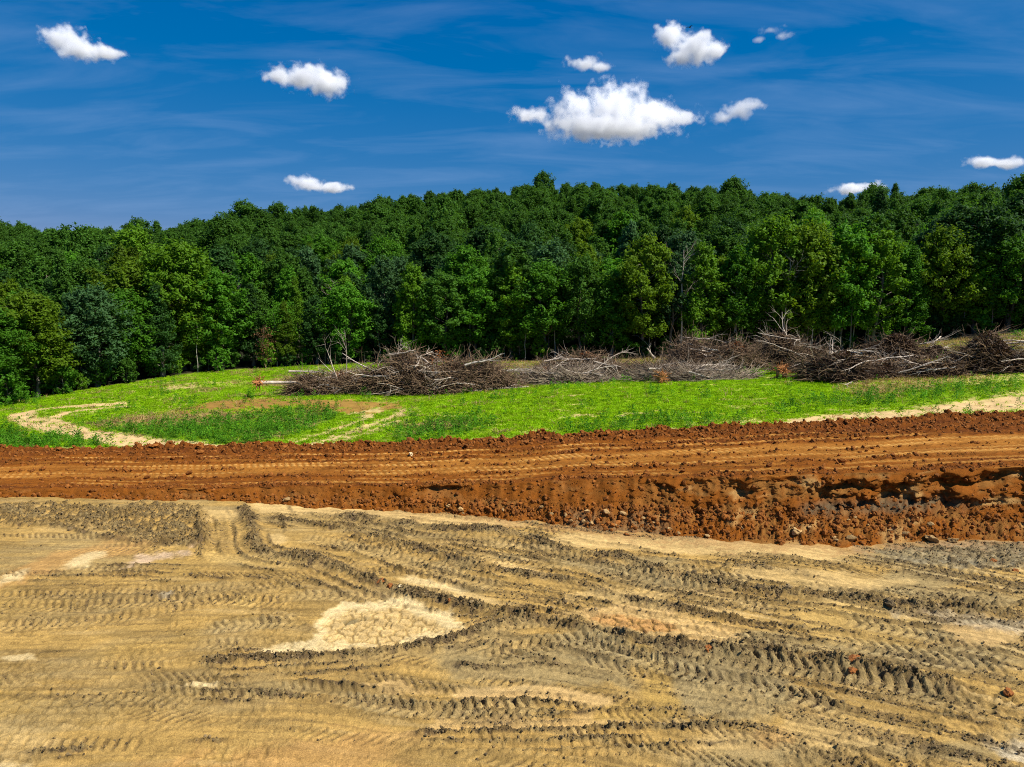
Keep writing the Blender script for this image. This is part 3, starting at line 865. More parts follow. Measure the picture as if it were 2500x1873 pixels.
# bench
NB = 150
qb = np.linspace(0, 1, NB)[1:, None] ** 1.0
rf = RF[None, :]
rcs, rfs = r_crest(TH)[None, :], r_far(TH)[None, :]
RB = rcs + (rfs - rcs) * qb + (rc - rcs) * np.exp(-qb / 0.05) + (rf - rfs) * np.exp(-(1 - qb) / 0.05)
zf = (z_far(TH))[None, :]
thb = np.broadcast_to(TH[None, :], (NB - 1, NC))
xb = RB * np.sin(thb); yb = RB * np.cos(thb)
ab = thb * 45.0
qn = qb + 0.03 * fbm(ab / 6.0, ab * 0 + 0.5, 2, 44)
zcs = z_crest(TH)[None, :]
ZB = zcs + (zf - zcs) * qb + (zc - zcs) * np.exp(-qb / 0.05)
clods_n = fbm(xb / 0.55, yb / 0.55, 4, 120, 0.65)
crumb = np.zeros_like(RB) + 0.30
track = np.zeros_like(RB); cleat = np.zeros_like(RB)
wide = sst(0.18, 0.26, qn) * sst(0.56, 0.50, qn) * (0.35 + 0.65 * sst(-0.5, 0.3, fbm(ab / 9.0, qb * 4 + 0 * ab, 2, 6)))
for qc, hw, st, sh in ((0.10, 0.016, 0.7, 1), (0.165, 0.013, 0.6, 5), (0.275, 0.020, 0.9, 2), (0.335, 0.016, 0.8, 9), (0.455, 0.022, 1.0, 3), (0.515, 0.016, 0.9, 7), (0.615, 0.016, 0.75, 4), (0.735, 0.018, 0.9, 8)):
    wander = 0.018 * fbm(ab / 7.0, ab * 0 + sh * 3.1, 2, sh)
    fade = sst(-0.35, 0.15, pn(ab / 6.0, ab * 0 + qc * 30, sh))
    d = np.abs(qn + wander - qc) / hw
    k = sst(1.25, 0.7, d + 0.15 * clods_n) * st * fade
    track = np.maximum(track, k)
    ph = (xb + 0.4 * yb) / 0.40
    cleat = np.maximum(cleat, k * sst(0.3, 0.6, np.abs((ph % 1) - 0.5) * 2))
track = np.maximum(track, 0.75 * wide)
for qc, hw, hh in ((0.035, 0.05, 0.07), (0.215, 0.03, 0.06), (0.395, 0.025, 0.06), (0.57, 0.025, 0.07), (0.67, 0.04, 0.10), (0.82, 0.05, 0.12), (0.93, 0.06, 0.36)):
    k = np.exp(-((qn - qc) / hw) ** 2) * (0.5 + 0.7 * sst(-0.5, 0.5, pn(ab / 2.4, ab * 0 + qc * 50, 3)))
    crumb = np.maximum(crumb, k)
    ZB = ZB + hh * k * (0.85 + 0.40 * clods_n)
crumb = np.maximum(crumb, 0.9 * sst(0.76, 0.83, qn))
crumb = np.maximum(crumb, 0.8 * sst(-0.05, 0.45, np.broadcast_to(TH[None, :], RB.shape)) * sst(0.55, 0.65, qn))
track = track * (1 - 0.6 * np.clip((crumb - 0.4) * 1.6, 0, 1))
endb = np.clip(qb * 20, 0, 1) * np.clip((1 - qb) * 25, 0, 1)
ZB = ZB + endb * ((0.10 * crumb * clods_n + 0.05 * crumb * fbm(xb / 0.2, yb / 0.2, 2, 130)) * (1 - 0.7 * track) + 0.05 * cleat - 0.04 * track)
K_RED = np.array((0.235, 0.074, 0.009)); K_DRED = np.array((0.125, 0.036, 0.005)); K_OR = np.array((0.42, 0.172, 0.028)); K_TAN = np.array((0.64, 0.34, 0.085))
K_BRN = np.array((0.27, 0.125, 0.030)); K_GRY = np.array((0.13, 0.100, 0.055))
cb = np.broadcast_to(K_RED, RB.shape + (3,)).copy()
cb = mixc(cb, K_OR * 0.85, 0.6 * sst(0.15, 0.6, fbm(ab / 4.0, qb * 9 + 0 * ab, 3, 66)) * sst(0.8, 0.6, qn))
cb = mixc(cb, K_DRED, 0.7 * sst(0.35, 0.85, crumb + 0.3 * clods_n))
cb = mixc(cb, K_DRED * 0.8, 0.6 * sst(0.2, 0.5, fbm(ab / 10.0, qb * 22 + 0 * ab, 3, 166, 0.6)))
cb = mixc(cb, K_OR, 0.85 * track)
cb = mixc(cb, K_TAN, 0.75 * cleat * track)
cb = cb * (1 + 0.35 * clods_n * crumb + 0.12 * fbm(xb / 0.2, yb / 0.2, 2, 140))[..., None]
cf = np.broadcast_to(K_RED, RFc.shape + (3,)).copy()
cf = mixc(cf, K_BRN, 0.75 * sst(-0.25, 0.45, fn + 0.5 * fbm(arcx / 5, s * 3 + 0 * arcx, 2, 77)) * steep)
cf = mixc(cf, np.array((0.43, 0.245, 0.08)), 0.85 * sst(0.25, 0.7, fbm(arcx / 2.5, ZFc / 0.8, 3, 88)) * steep)
cf = mixc(cf, K_GRY, 0.85 * np.clip(lobe(1950, 2380) * np.exp(-((zz - 0.46) / 0.09) ** 2), 0, 1))
cf = mixc(cf, np.array((0.21, 0.155, 0.075)), 0.6 * lobe(1380, 1640) * sst(0.40, 0.05, zz + 0.25 * fn))
cf = mixc(cf, K_DRED, 0.45 * sst(0.1, 0.6, fn2))
cf = cf * (1 + 0.25 * fn2)[..., None]
RR = np.vstack([RFc, RB]); ZZ = np.vstack([ZFc, ZB]); CC = np.concatenate([cf, cb], 0)
ZZ[0, :] = 0.0
ZZ[-1, :] = zf[0]
tt = np.broadcast_to(TH[None, :], RR.shape)
verts = np.stack([RR * np.sin(tt), RR * np.cos(tt), ZZ], -1).reshape(-1, 3)
me = mesh_np('red_bank', verts, grid_faces(RR.shape[0], NC), True, {'col': np.clip(CC, 0.008, 0.9).reshape(-1, 3)})
tag(add('red_bank', me, M_RED), 'long bank of red clay with a crumbling face and tracked top', kind='structure')
BANK_V = np.stack([RR * np.sin(tt), RR * np.cos(tt), ZZ], -1)

# ---- meadow ------------------------------------------------------------------
thm = np.concatenate([-th_out[::-1][::3], np.radians(np.linspace(-40.5, 40.5, 420)), th_out[::3]])
NM = 170
qm = np.linspace(0, 1, NM)[:, None]
rfm = np.interp(thm, TH, RF)[None, :]
rwm = r_wood(thm)[None, :] + 3.0
RM = rfm + (rwm - rfm) * qm
tm = np.broadcast_to(thm[None, :], RM.shape)
XM, YM = RM * np.sin(tm), RM * np.cos(tm)


def bare_masks(x, y):
    """bare earth in the meadow: returns (bare weight, red weight, dry weight, weed weight)"""
    n1 = fbm(x / 1.5, y / 0.7, 4, 201, 0.65); n2 = fbm(x / 4.0, y / 3.0, 3, 211)
    bare = np.zeros(x.shape); red = np.zeros(x.shape); dry = np.zeros(x.shape); weed = np.zeros(x.shape)
    def G(pts, z=0.7):
        return np.array([ground_at(a, b, z)[:2] for a, b in pts])
    lane = np.zeros(x.shape)
    # curved double track at the left
    for pts, hw in (([(420, 1092), (330, 1080), (220, 1062), (140, 1045), (80, 1026), (55, 1010), (90, 998), (190, 990), (280, 985)], 1.25),
                    ([(560, 1096), (330, 1070), (230, 1052), (150, 1030), (130, 1016), (160, 1006), (240, 997), (300, 992)], 0.7),
                    ([(400, 1096), (520, 1094), (660, 1088)], 0.5)):
        d, arc, _ = poly_dist(x, y, smooth_line(G(pts, 0.6), 6), hw * 3)
        lane = np.maximum(lane, sst(hw * 1.4, hw * 0.5, d + 0.45 * n1))
    # tracks right of the middle, running to the bank
    for pts, hw in (([(770, 1085), (860, 1060), (960, 1030), (1000, 1015)], 0.8), ([(820, 1085), (900, 1062), (985, 1035)], 0.5), ([(730, 1075), (850, 1042), (940, 1012)], 0.6)):
        d, arc, _ = poly_dist(x, y, smooth_line(G(pts, 0.9), 6), hw * 3)
        bare = np.maximum(bare, 0.85 * sst(hw * 1.1, hw * 0.3, d + 0.7 * n1))
    for pts, z, w, isred in (
            ([(400, 1000), (520, 975), (640, 972), (760, 985), (900, 990), (985, 992), (960, 1008), (860, 1012), (700, 1003), (520, 1008)], 1.0, 0.85, 1),
            ([(840, 1010), (940, 1002), (1000, 1012), (900, 1022), (850, 1020)], 0.9, 0.8, 0),
            ([(370, 948), (440, 938), (500, 940), (490, 950), (400, 954)], 0.8, 0.7, 0),
            ([(500, 936), (580, 930), (600, 938), (540, 944)], 0.9, 0.5, 0),
            ([(1370, 1020), (1400, 1013), (1450, 1014), (1440, 1022)], 1.9, 0.9, 0),
            ([(1500, 1020), (1530, 1014), (1590, 1016), (1580, 1022)], 2.0, 0.9, 0),
            ([(1660, 1038), (1720, 1030), (1820, 1028), (1900, 1034), (1800, 1042)], 2.3, 0.7, 0),
            ([(1880, 1034), (1920, 1014), (2050, 1008), (2200, 1004), (2350, 992), (2700, 970), (2700, 1020), (2500, 1012), (2340, 1020), (2200, 1022), (2040, 1028)], 2.9, 1.0, 0),
            ([(2250, 940), (2350, 930), (2500, 925), (2650, 930), (2560, 950), (2380, 950)], 3.4, 0.6, 0),
            ([(1250, 1058), (1330, 1052), (1380, 1058), (1300, 1064)], 1.7, 0.5, 0)):
        sdv = poly_sdf(x, y, G(pts, z), 2.0) + (1.9 if isred else 1.0) * n1 + (0.9 * n2 if isred else 0)
        k = sst(0.5, -0.4, sdv) * w
        bare = np.maximum(bare, k)
        if isred:
            red = np.maximum(red, k)
    for pts, z in (([(200, 1030), (330, 1012), (480, 1015), (620, 1018), (600, 1030), (420, 1040), (280, 1038)], 0.7),
                   ([(1000, 1045), (1100, 1040), (1130, 1052), (1040, 1060)], 1.2),
                   ([(600, 935), (760, 915), (900, 905), (860, 935), (700, 945)], 1.1)):
        dry = np.maximum(dry, sst(0.8, -0.6, poly_sdf(x, y, G(pts, z), 2.0) + 1.2 * n1))
    # strip below the brush piles and the bare slope at the far right
    for pts, z in (([(2050, 870), (2250, 845), (2520, 815), (2800, 800), (2800, 880), (2500, 900), (2300, 935), (2100, 940)], 4.0),
                   ([(980, 900), (1250, 880), (1600, 868), (2050, 855), (2050, 905), (1700, 918), (1300, 938), (1100, 945)], 2.0)):
        dry = np.maximum(dry, 0.92 * sst(1.5, -1.5, poly_sdf(x, y, G(pts, z), 2.5) + 1.6 * n2))
    for pts, z, w in (([(130, 1075), (150, 1045), (300, 1045), (420, 1035), (600, 1025), (760, 1010), (850, 1015), (790, 1040), (720, 1060), (640, 1085), (450, 1090), (250, 1088)], 0.7, 1.0),
                      ([(-200, 1060), (0, 1050), (90, 1075), (200, 1095), (0, 1100), (-200, 1100)], 0.6, 1.0),
                      ([(940, 1080), (1000, 1050), (1100, 1035), (1200, 1040), (1180, 1065), (1000, 1085)], 1.3, 0.8),
                      ([(1400, 1040), (1560, 1030), (1820, 1036), (1800, 1048), (1500, 1056), (1380, 1058)], 2.0, 0.6),
                      ([(1900, 985), (2150, 965), (2400, 955), (2500, 960), (2480, 985), (2200, 995)], 2.9, 0.5)):
        weed = np.maximum(weed, w * sst(0.9, -0.5, poly_sdf(x, y, G(pts, z), 2.0) + 0.9 * n1))
    weed = np.maximum(weed, 0.5 * sst(0.45, 0.8, n2 + 0.4 * n1))
    bare = bare * (1 - 0.6 * weed * (red < 0.3))
    bare = np.maximum(bare, lane)
    worn = fbm(x / 7.0, y / 0.9, 3, 261, 0.55)
    bare = np.maximum(bare, 0.6 * sst(0.42, 0.70, worn + 0.12 * n1) * (1 - weed))
    dry = np.maximum(dry, 0.6 * sst(0.25, 0.6, fbm(x / 5.0, y / 2.2, 3, 271, 0.6)) * sst(10, -20, x))
    return bare, red, dry * (1 - bare), weed * (1 - bare)


ZM = field_z(tm, RM)
ba, rd, dr, we = bare_masks(XM, YM)
cm = np.broadcast_to(np.array((0.245, 0.385, 0.004)), RM.shape + (3,)).copy()
cm = mixc(cm, np.array((0.13, 0.22, 0.006)), 0.7 * sst(-0.1, 0.6, fbm(XM / 6.0, YM / 3.5, 4, 251, 0.6) + 0.25 - 0.5 * sst(-15, 15, XM)))
cm = mixc(cm, np.array((0.08, 0.17, 0.008)), 0.8 * we)
cm = mixc(cm, np.array((0.30, 0.20, 0.08)), 0.85 * dr)
cm = mixc(cm, np.array((0.62, 0.42, 0.19)), ba * (1 - rd))
cm = mixc(cm, np.array((0.31, 0.14, 0.04)), rd)
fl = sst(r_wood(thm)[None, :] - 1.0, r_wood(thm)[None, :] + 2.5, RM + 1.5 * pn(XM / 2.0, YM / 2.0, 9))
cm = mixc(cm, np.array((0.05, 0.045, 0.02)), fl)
cm = cm * (1 + 0.22 * fbm(XM / 0.8, YM / 0.8, 3, 231))[..., None]
ZM = ZM + np.clip(qm * 30, 0, 1) * (0.03 * fbm(XM / 0.7, YM / 0.7, 3, 241) - 0.05 * ba + 0.05 * we)
ZM[0, :] = z_far(thm)
verts = np.stack([XM, YM, ZM], -1).reshape(-1, 3)
me = mesh_np('meadow', verts, grid_faces(NM, len(thm)), True, {'col': np.clip(cm, 0.01, 0.9).reshape(-1, 3)})
tag(add('meadow', me, M_FIELD), 'bright green meadow with bare tracks behind the red bank', kind='structure')


def meadow_z(x, y):
    th = math.atan2(x, y); r = math.hypot(x, y)
    return float(field_z(np.array(th), np.array(r)))


# ---- wooded hill and the far ground -------------------------------------------
thh = np.radians(np.linspace(-56, 56, 170))
NH = 60
qh = np.linspace(0, 1, NH)[:, None]
rw = r_wood(thh)[None, :] + 2.6
RH = rw + (520.0 - rw) * qh ** 1.3
th2 = np.broadcast_to(thh[None, :], RH.shape)
ZH = hill_z(th2, RH) - 0.04
fade = sst(400, 520, RH)
ZH = ZH * (1 - fade) + (-1.0) * fade
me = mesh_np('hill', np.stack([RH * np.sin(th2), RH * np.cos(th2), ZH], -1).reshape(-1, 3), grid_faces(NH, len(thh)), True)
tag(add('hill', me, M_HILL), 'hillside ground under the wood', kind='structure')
ra = np.array([0.0, 12.0, 40, 120, 400, 1000, 3000, 9000])
tg = np.radians(np.linspace(0, 360, 97))
RG, TG = np.meshgrid(ra, tg, indexing='ij')
me = mesh_np('ground', np.stack([RG * np.sin(TG), RG * np.cos(TG), -0.9 + 0 * RG], -1).reshape(-1, 3), grid_faces(len(ra), len(tg)), True)
tag(add('ground', me, M_GROUND), 'far ground reaching the horizon', kind='structure')

# ------------------------------------------------------------------ point-instanced "stuff" (gravel, grass, far wood)
def source_collection(name, meshes, mats, color=None):
    c = bpy.data.collections.new(name)
    for i, (m_, mt) in enumerate(zip(meshes, mats)):
        if len(m_.materials) == 0:
            m_.materials.append(mt)
        o = bpy.data.objects.new(name + '_source', m_)
        if color is not None:
            o.color = (*color[i % len(color)], 1)
        c.objects.link(o)
    return c


def scatter(name, pos, rot, scl, idx, coll, label, cat, kind='stuff'):
    me = bpy.data.meshes.new(name)
    n = len(pos)
    me.vertices.add(n); me.vertices.foreach_set('co', np.asarray(pos, np.float32).ravel())
    a = me.attributes.new('rot', 'FLOAT_VECTOR', 'POINT'); a.data.foreach_set('vector', np.asarray(rot, np.float32).ravel())
    scl = np.asarray(scl, np.float32)
    if scl.ndim == 1: scl = np.repeat(scl[:, None], 3, 1)
    a = me.attributes.new('scl', 'FLOAT_VECTOR', 'POINT'); a.data.foreach_set('vector', scl.ravel())
    a = me.attributes.new('idx', 'INT', 'POINT'); a.data.foreach_set('value', np.asarray(idx, np.int32))
    o = add(name, me)
    ng = bpy.data.node_groups.new(name + '_scatter', 'GeometryNodeTree')
    ng.interface.new_socket('Geometry', in_out='INPUT', socket_type='NodeSocketGeometry')
    ng.interface.new_socket('Geometry', in_out='OUTPUT', socket_type='NodeSocketGeometry')
    N, L = ng.nodes, ng.links
    gi = N.new('NodeGroupInput'); go = N.new('NodeGroupOutput')
    ci = N.new('GeometryNodeCollectionInfo')
    ci.inputs['Collection'].default_value = coll
    ci.inputs['Separate Children'].default_value = True
    ci.inputs['Reset Children'].default_value = True
    ip = N.new('GeometryNodeInstanceOnPoints')
    ip.inputs['Pick Instance'].default_value = True
    def na(nm, dt):
        x = N.new('GeometryNodeInputNamedAttribute'); x.data_type = dt; x.inputs['Name'].default_value = nm
        return x.outputs['Attribute']
    e2r = N.new('FunctionNodeEulerToRotation')
    L.new(na('rot', 'FLOAT_VECTOR'), e2r.inputs[0])
    L.new(gi.outputs[0], ip.inputs['Points'])
    L.new(ci.outputs[0], ip.inputs['Instance'])
    L.new(na('idx', 'INT'), ip.inputs['Instance Index'])
    L.new(e2r.outputs[0], ip.inputs['Rotation'])
    L.new(na('scl', 'FLOAT_VECTOR'), ip.inputs['Scale'])
    L.new(ip.outputs[0], go.inputs[0])
    md = o.modifiers.new('scatter', 'NODES'); md.node_group = ng
    tag(o, label, cat, kind=kind)
    return o


# ------------------------------------------------------------------ mesh builders for wood and leaves
def tubes(P, Rd, sides=5):
    """P (n,k,3) polylines, Rd (n,k) radii -> verts, quads"""
    P = np.asarray(P, float); Rd = np.asarray(Rd, float)
    n, k, _ = P.shape
    T = np.gradient(P, axis=1)
    T /= np.linalg.norm(T, axis=2, keepdims=True) + 1e-9
    ref = np.where(np.abs(T[..., 2:3]) > 0.9, np.array([1.0, 0, 0]), np.array([0, 0, 1.0]))
    A = np.cross(T, ref); A /= np.linalg.norm(A, axis=2, keepdims=True) + 1e-9
    B = np.cross(T, A)
    an = np.linspace(0, 2 * np.pi, sides, endpoint=False)
    ring = A[:, :, None, :] * np.cos(an)[None, None, :, None] + B[:, :, None, :] * np.sin(an)[None, None, :, None]
    V = P[:, :, None, :] + ring * Rd[:, :, None, None]
    ids = np.arange(n * k * sides).reshape(n, k, sides)
    nx = np.roll(ids, -1, axis=2)
    F = np.stack([ids[:, :-1], nx[:, :-1], nx[:, 1:], ids[:, 1:]], -1).reshape(-1, 4)
    return V.reshape(-1, 3), F


def join(parts):
    vs, fs, o = [], [], 0
    for v, f in parts:
        vs.append(v); fs.append(f + o); o += len(v)
    return np.concatenate(vs), np.concatenate(fs)


def unit(v):
    return v / (np.linalg.norm(v, axis=-1, keepdims=True) + 1e-9)


def leaves(pos, nrm, size, rs, aspect=0.6):
    """rhombic leaves, two bent halves each"""
    n = len(pos)
    t = unit(np.cross(nrm, unit(rs.normal(size=(n, 3)))))
    b = np.cross(nrm, t)
    s = size[:, None]
    v = np.stack([pos - t * s, pos + b * s * aspect - nrm * s * 0.18, pos + t * s, pos - b * s * aspect - nrm * s * 0.18], 1)
    f = np.arange(n * 4).reshape(n, 4)
    return v.reshape(-1, 3), f


def envelope(kind, t):
    t = np.clip(t, 0, 1)
    if kind == 'oval': return np.sin(np.pi * np.clip(t * 0.92 + 0.06, 0, 1)) ** 0.65
    if kind == 'cone': return (1 - t) ** 0.75 * np.clip(t * 6 + 0.4, 0, 1)
    if kind == 'dome': return np.clip(t * 3.0 + 0.25, 0, 1) * np.sqrt(np.clip(1 - (np.maximum(t - 0.35, 0) / 0.65) ** 2, 0, 1))
    if kind == 'tall': return np.clip(t * 5 + 0.3, 0, 1) * (1 - t ** 2.2) ** 0.6 * 0.9
    return np.ones_like(t)


def make_tree(seed, H=16.0, crown_r=4.0, base=0.25, kind='oval', nclump=70, nleaf=9000, leaf=0.25, sparse=1.0):
    rs = np.random.default_rng(seed)
    # trunk with a slight bend
    k = 9
    tz = np.linspace(0, 0.93, k) * H
    bend = np.cumsum(rs.normal(0, 0.012 * H, (k, 2)), axis=0); bend[0] = 0
    TP = np.stack([bend[:, 0], bend[:, 1], tz], -1)
    r0 = 0.016 * H
    parts = [tubes(TP[None], (r0 * (1 - np.linspace(0, 0.88, k)) + r0 * 0.5 * (np.arange(k) == 0))[None], 7)]
    nl = 22
    limbsP, limbsR, tips = [], [], []
    ga = rs.uniform(0, 6.28)
    for i in range(nl):
        t = (i + rs.uniform(0, 0.8)) / nl
        h = H * (base * 0.8 + (0.90 - base * 0.8) * t)
        ga += 2.4 + rs.normal(0, 0.3)
        o = np.array([np.interp(h, tz, TP[:, 0]), np.interp(h, tz, TP[:, 1]), h])
        tt = min(0.98, (h / H - base) / (1 - base) + 0.14)
        Lr = crown_r * float(envelope(kind, np.array(max(tt, 0.03)))) * rs.uniform(0.7, 1.05)
        rise = Lr * rs.uniform(0.25, 0.75)
        e = o + np.array([math.cos(ga) * Lr, math.sin(ga) * Lr, rise])
        m_ = (o + e) / 2 + rs.normal(0, 0.08 * Lr, 3) + np.array([0, 0, 0.12 * Lr])
        P = np.stack([o, o * 0.55 + m_ * 0.45, m_, m_ * 0.5 + e * 0.5 + rs.normal(0, 0.04 * Lr, 3), e])
        limbsP.append(P); limbsR.append(r0 * (0.42 - 0.2 * t) * np.array([1, 0.8, 0.6, 0.4, 0.15]))
        for f in (0.55, 0.8, 1.0):
            tips.append(o + (e - o) * f + rs.normal(0, 0.10 * Lr, 3))
    parts.append(tubes(np.array(limbsP), np.array(limbsR), 4))
    wood = join(parts)
    # leaf clumps: round limb tips and over the crown's outside
    tips = np.array(tips)
    ne = nclump * 2
    tt = rs.uniform(0.02, 1.0, ne) ** 0.9; az = rs.uniform(0, 6.28, ne)
    lob = 1 + 0.22 * np.sin(az * 2 + seed) * np.sin(tt * 7 + seed * 1.3) + 0.16 * np.sin(az * 5 + tt * 9 + seed * 0.7)
    er = crown_r * envelope(kind, tt) * lob * rs.uniform(0.35, 1.0, ne) ** 0.45
    ext = np.stack([np.cos(az) * er, np.sin(az) * er, H * (base + (1 - base) * tt * 0.97)], -1)
    tipt = rs.choice(len(tips), nclump)
    cen = np.concatenate([tips[tipt] + rs.normal(0, 0.12 * crown_r, (nclump, 3)), ext])
    cen = cen[rs.uniform(size=len(cen)) < 0.92 * sparse]
    nc = len(cen)
    cr = crown_r * rs.uniform(0.07, 0.19, nc)
    w = cr ** 1.7; w /= w.sum()
    ci = rs.choice(nc, nleaf, p=w)
    # every clump is a spray pointing outwards and up
    ax = unit(np.stack([cen[:, 0], cen[:, 1], 0.35 * crown_r + 0 * cen[:, 0]], -1) + rs.normal(0, 0.35 * crown_r, (nc, 3)))
    dv = unit(rs.normal(size=(nleaf, 3)))
    rad = rs.uniform(0.1, 1.25, nleaf) ** 0.6
    along = np.sum(dv * ax[ci], axis=1, keepdims=True)
    off = (dv + ax[ci] * along * 0.9) * (cr[ci] * rad)[:, None]
    pos = cen[ci] + off
    pos[:, 2] = np.maximum(pos[:, 2], 0.05 * H)
    outw = unit(np.stack([cen[ci][:, 0], cen[ci][:, 1], 0 * ci], -1) + 1e-6)
    nrm = unit(dv * 0.5 + np.array([0, 0, 0.5]) + outw * 0.25 + rs.normal(0, 0.6, (nleaf, 3)))
    lf = leaves(pos, nrm, leaf * rs.uniform(0.6, 1.25, nleaf), rs)
    return wood, lf


# ------------------------------------------------------------------ trees
TREE_SPECS = [  # kind, height, radius, base, clumps, leaves, leaf size
    ('oval', 16, 3.7, 0.14, 120, 12500, 0.22), ('dome', 16, 4.3, 0.18, 120, 12500, 0.23), ('tall', 16, 3.2, 0.12, 110, 12000, 0.21),
    ('oval', 16, 2.9, 0.09, 100, 12000, 0.21), ('dome', 16, 4.1, 0.16, 120, 13000, 0.24), ('cone', 16, 2.8, 0.06, 100, 11500, 0.17),
    ('tall', 16, 3.3, 0.28, 90, 9500, 0.22), ('oval', 16, 3.7, 0.18, 110, 12500, 0.23), ('tall', 16, 2.5, 0.34, 70, 7000, 0.20)]
TREES = []
for i, (kd, h, cr_, ba_, ncl, nlf, ls) in enumerate(TREE_SPECS):
    wood, lf = make_tree(100 + i * 7, h, cr_, ba_, kd, ncl, nlf, ls)
    tm_ = mesh_np('trunk_%s' % kd, wood[0], wood[1], True); tm_.materials.append(M_BARK if i != 6 else M_PALEBARK)
    cm_ = mesh_np('crown_%s' % kd, lf[0], lf[1], False); cm_.materials.append(M_LEAF)
    TREES.append((tm_, cm_))
KIND_WORD = ['rounded', 'broad', 'tall narrow', 'slim rounded', 'wide spreading', 'dark conical cedar', 'high-crowned pale-stemmed', 'full rounded', 'thin tall']

TINTS = {'mid green': (1.0, 1.0, 1.0), 'bright yellow-green': (2.1, 1.8, 0.9), 'dark green': (0.62, 0.66, 1.2), 'grey-green': (1.1, 1.0, 3.0), 'fresh green': (1.35, 1.5, 0.9),
         'olive green': (1.75, 1.25, 0.6)}


def plant_tree(x, y, z, h, var, rz, tint, label, group, name='tree', cat='tree', widen=1.0):
    root = empty(name, (x, y, z), rz, (h / 16.0 * widen, h / 16.0 * widen, h / 16.0))
    tag(root, label, cat, group)
    tm_, cm_ = TREES[var]
    t = add('trunk', tm_, None, root); c = add('crown', cm_, None, root)
    c.color = (*TINTS[tint], 1); t.color = (1, 1, 1, 1)
    return root


# front row along the forest edge; heights follow the photo
rt_ = np.random.default_rng(77)
front_u = [-70, 10, 85, 160, 235, 320, 395, 470, 545, 620, 700, 775, 850, 925, 1010, 1085, 1165, 1250, 1330, 1415, 1490, 1570, 1640, 1705, 1790, 1870, 1960, 2050, 2130, 2210, 2290, 2370, 2450, 2540]
front_top = [735, 745, 715, 750, 700, 705, 690, 730, 660, 690, 735, 720, 690, 735, 640, 665, 650, 640, 640, 625, 660, 575, 615, 590, 605, 530, 545, 545, 560, 600, 555, 580, 575, 570]
front_var = [4, 0, 4, 3, 1, 0, 5, 4, 7, 5, 5, 3, 0, 8, 2, 7, 0, 2, 4, 1, 2, 7, 8, 2, 6, 1, 4, 7, 3, 5, 1, 2, 0, 4]
front_tint = ['dark green', 'fresh green', 'olive green', 'dark green', 'grey-green', 'fresh green', 'dark green', 'olive green', 'fresh green', 'dark green', 'olive green', 'dark green', 'fresh green',
              'dark green', 'bright yellow-green', 'mid green', 'fresh green', 'bright yellow-green', 'fresh green', 'mid green', 'fresh green', 'olive green', 'grey-green', 'bright yellow-green',
              'fresh green', 'bright yellow-green', 'olive green', 'fresh green', 'bright yellow-green', 'fresh green', 'olive green', 'bright yellow-green', 'fresh green', 'bright yellow-green']
tree_pts = []
n_front = 0
for u, tv, vr, tn in zip(front_u, front_top, front_var, front_tint):
    p0 = ground_at(u, 900, 1.5)
    th = math.atan2(p0[0], p0[1])
    r = float(r_wood(np.array(th))) + rt_.uniform(1.2, 4.0)
    x, y = r * math.sin(th), r * math.cos(th)
    z = float(hill_z(np.array(th), np.array(r))) - 0.1
    topz = at_depth(u, tv, y).z
    h = topz - z
    n_front += 1
    inframe = 0 <= u <= 2500
    lab = '%s %s tree at the edge of the wood, %s from the left' % (tn, KIND_WORD[vr].replace(' cedar', ''), ORD[n_front - 2]) if inframe else \
        '%s tree at the %s border of the photo' % (tn, 'left' if u < 0 else 'right')
    plant_tree(x, y, z, h, vr, rt_.uniform(0, 6.28), tn, lab, 'trees along the edge of the wood', 'edge_tree', widen=1.22 if h < 13 else 1.0)
    tree_pts.append((x, y))

# the wood behind, jittered rows going up the hill
cand = []
r = 0.0
ring = 0
dr_ = 5.0
while True:
    rr_rel = 5.5 + ring * dr_
    if rr_rel > 205: break
    thr = -0.80
    while thr < 0.80:
        rr0 = float(r_wood(np.array(thr))) + rr_rel
        stp = (5.2 + 0.002 * rr_rel) / rr0
        th = thr + rt_.uniform(-0.42, 0.42) * stp
        rj = rr0 + rt_.uniform(-2.2, 2.2)
        if rj < float(r_ridge(np.array(th))) + 14:
            cand.append((th, rj, rr_rel))
        thr += stp
    ring += 1
    dr_ = 4.5 + 0.004 * rr_rel
cand = np.array(cand)
cx, cyv = cand[:, 1] * np.sin(cand[:, 0]), cand[:, 1] * np.cos(cand[:, 0])
cz = hill_z(cand[:, 0], cand[:, 1]) - 0.15
hh = np.interp(cand[:, 2], [0, 25, 60, 200], [12.5, 13.5, 13.0, 11.8]) * (1 + (np.interp(cand[:, 0], [-0.6, -0.2, 0.3, 0.7], [0.86, 0.95, 1.08, 1.12]) - 1) * np.clip(1.6 - cand[:, 2] / 40.0, 0, 1)) * rt_.uniform(0.74, 1.22, len(cand)) * np.where(rt_.uniform(size=len(cand)) < 0.05, 1.18, 1.0)
vv = rt_.choice([0, 1, 2, 3, 4, 7, 5, 6], len(cand), p=[.15, .13, .20, .17, .09, .10, .09, .07])
wid = rt_.uniform(0.78, 1.25, len(cand))
tints = rt_.choice(list(TINTS), len(cand), p=[.28, .09, .25, .12, .17, .09])
rzv = rt_.uniform(0, 6.28, len(cand))
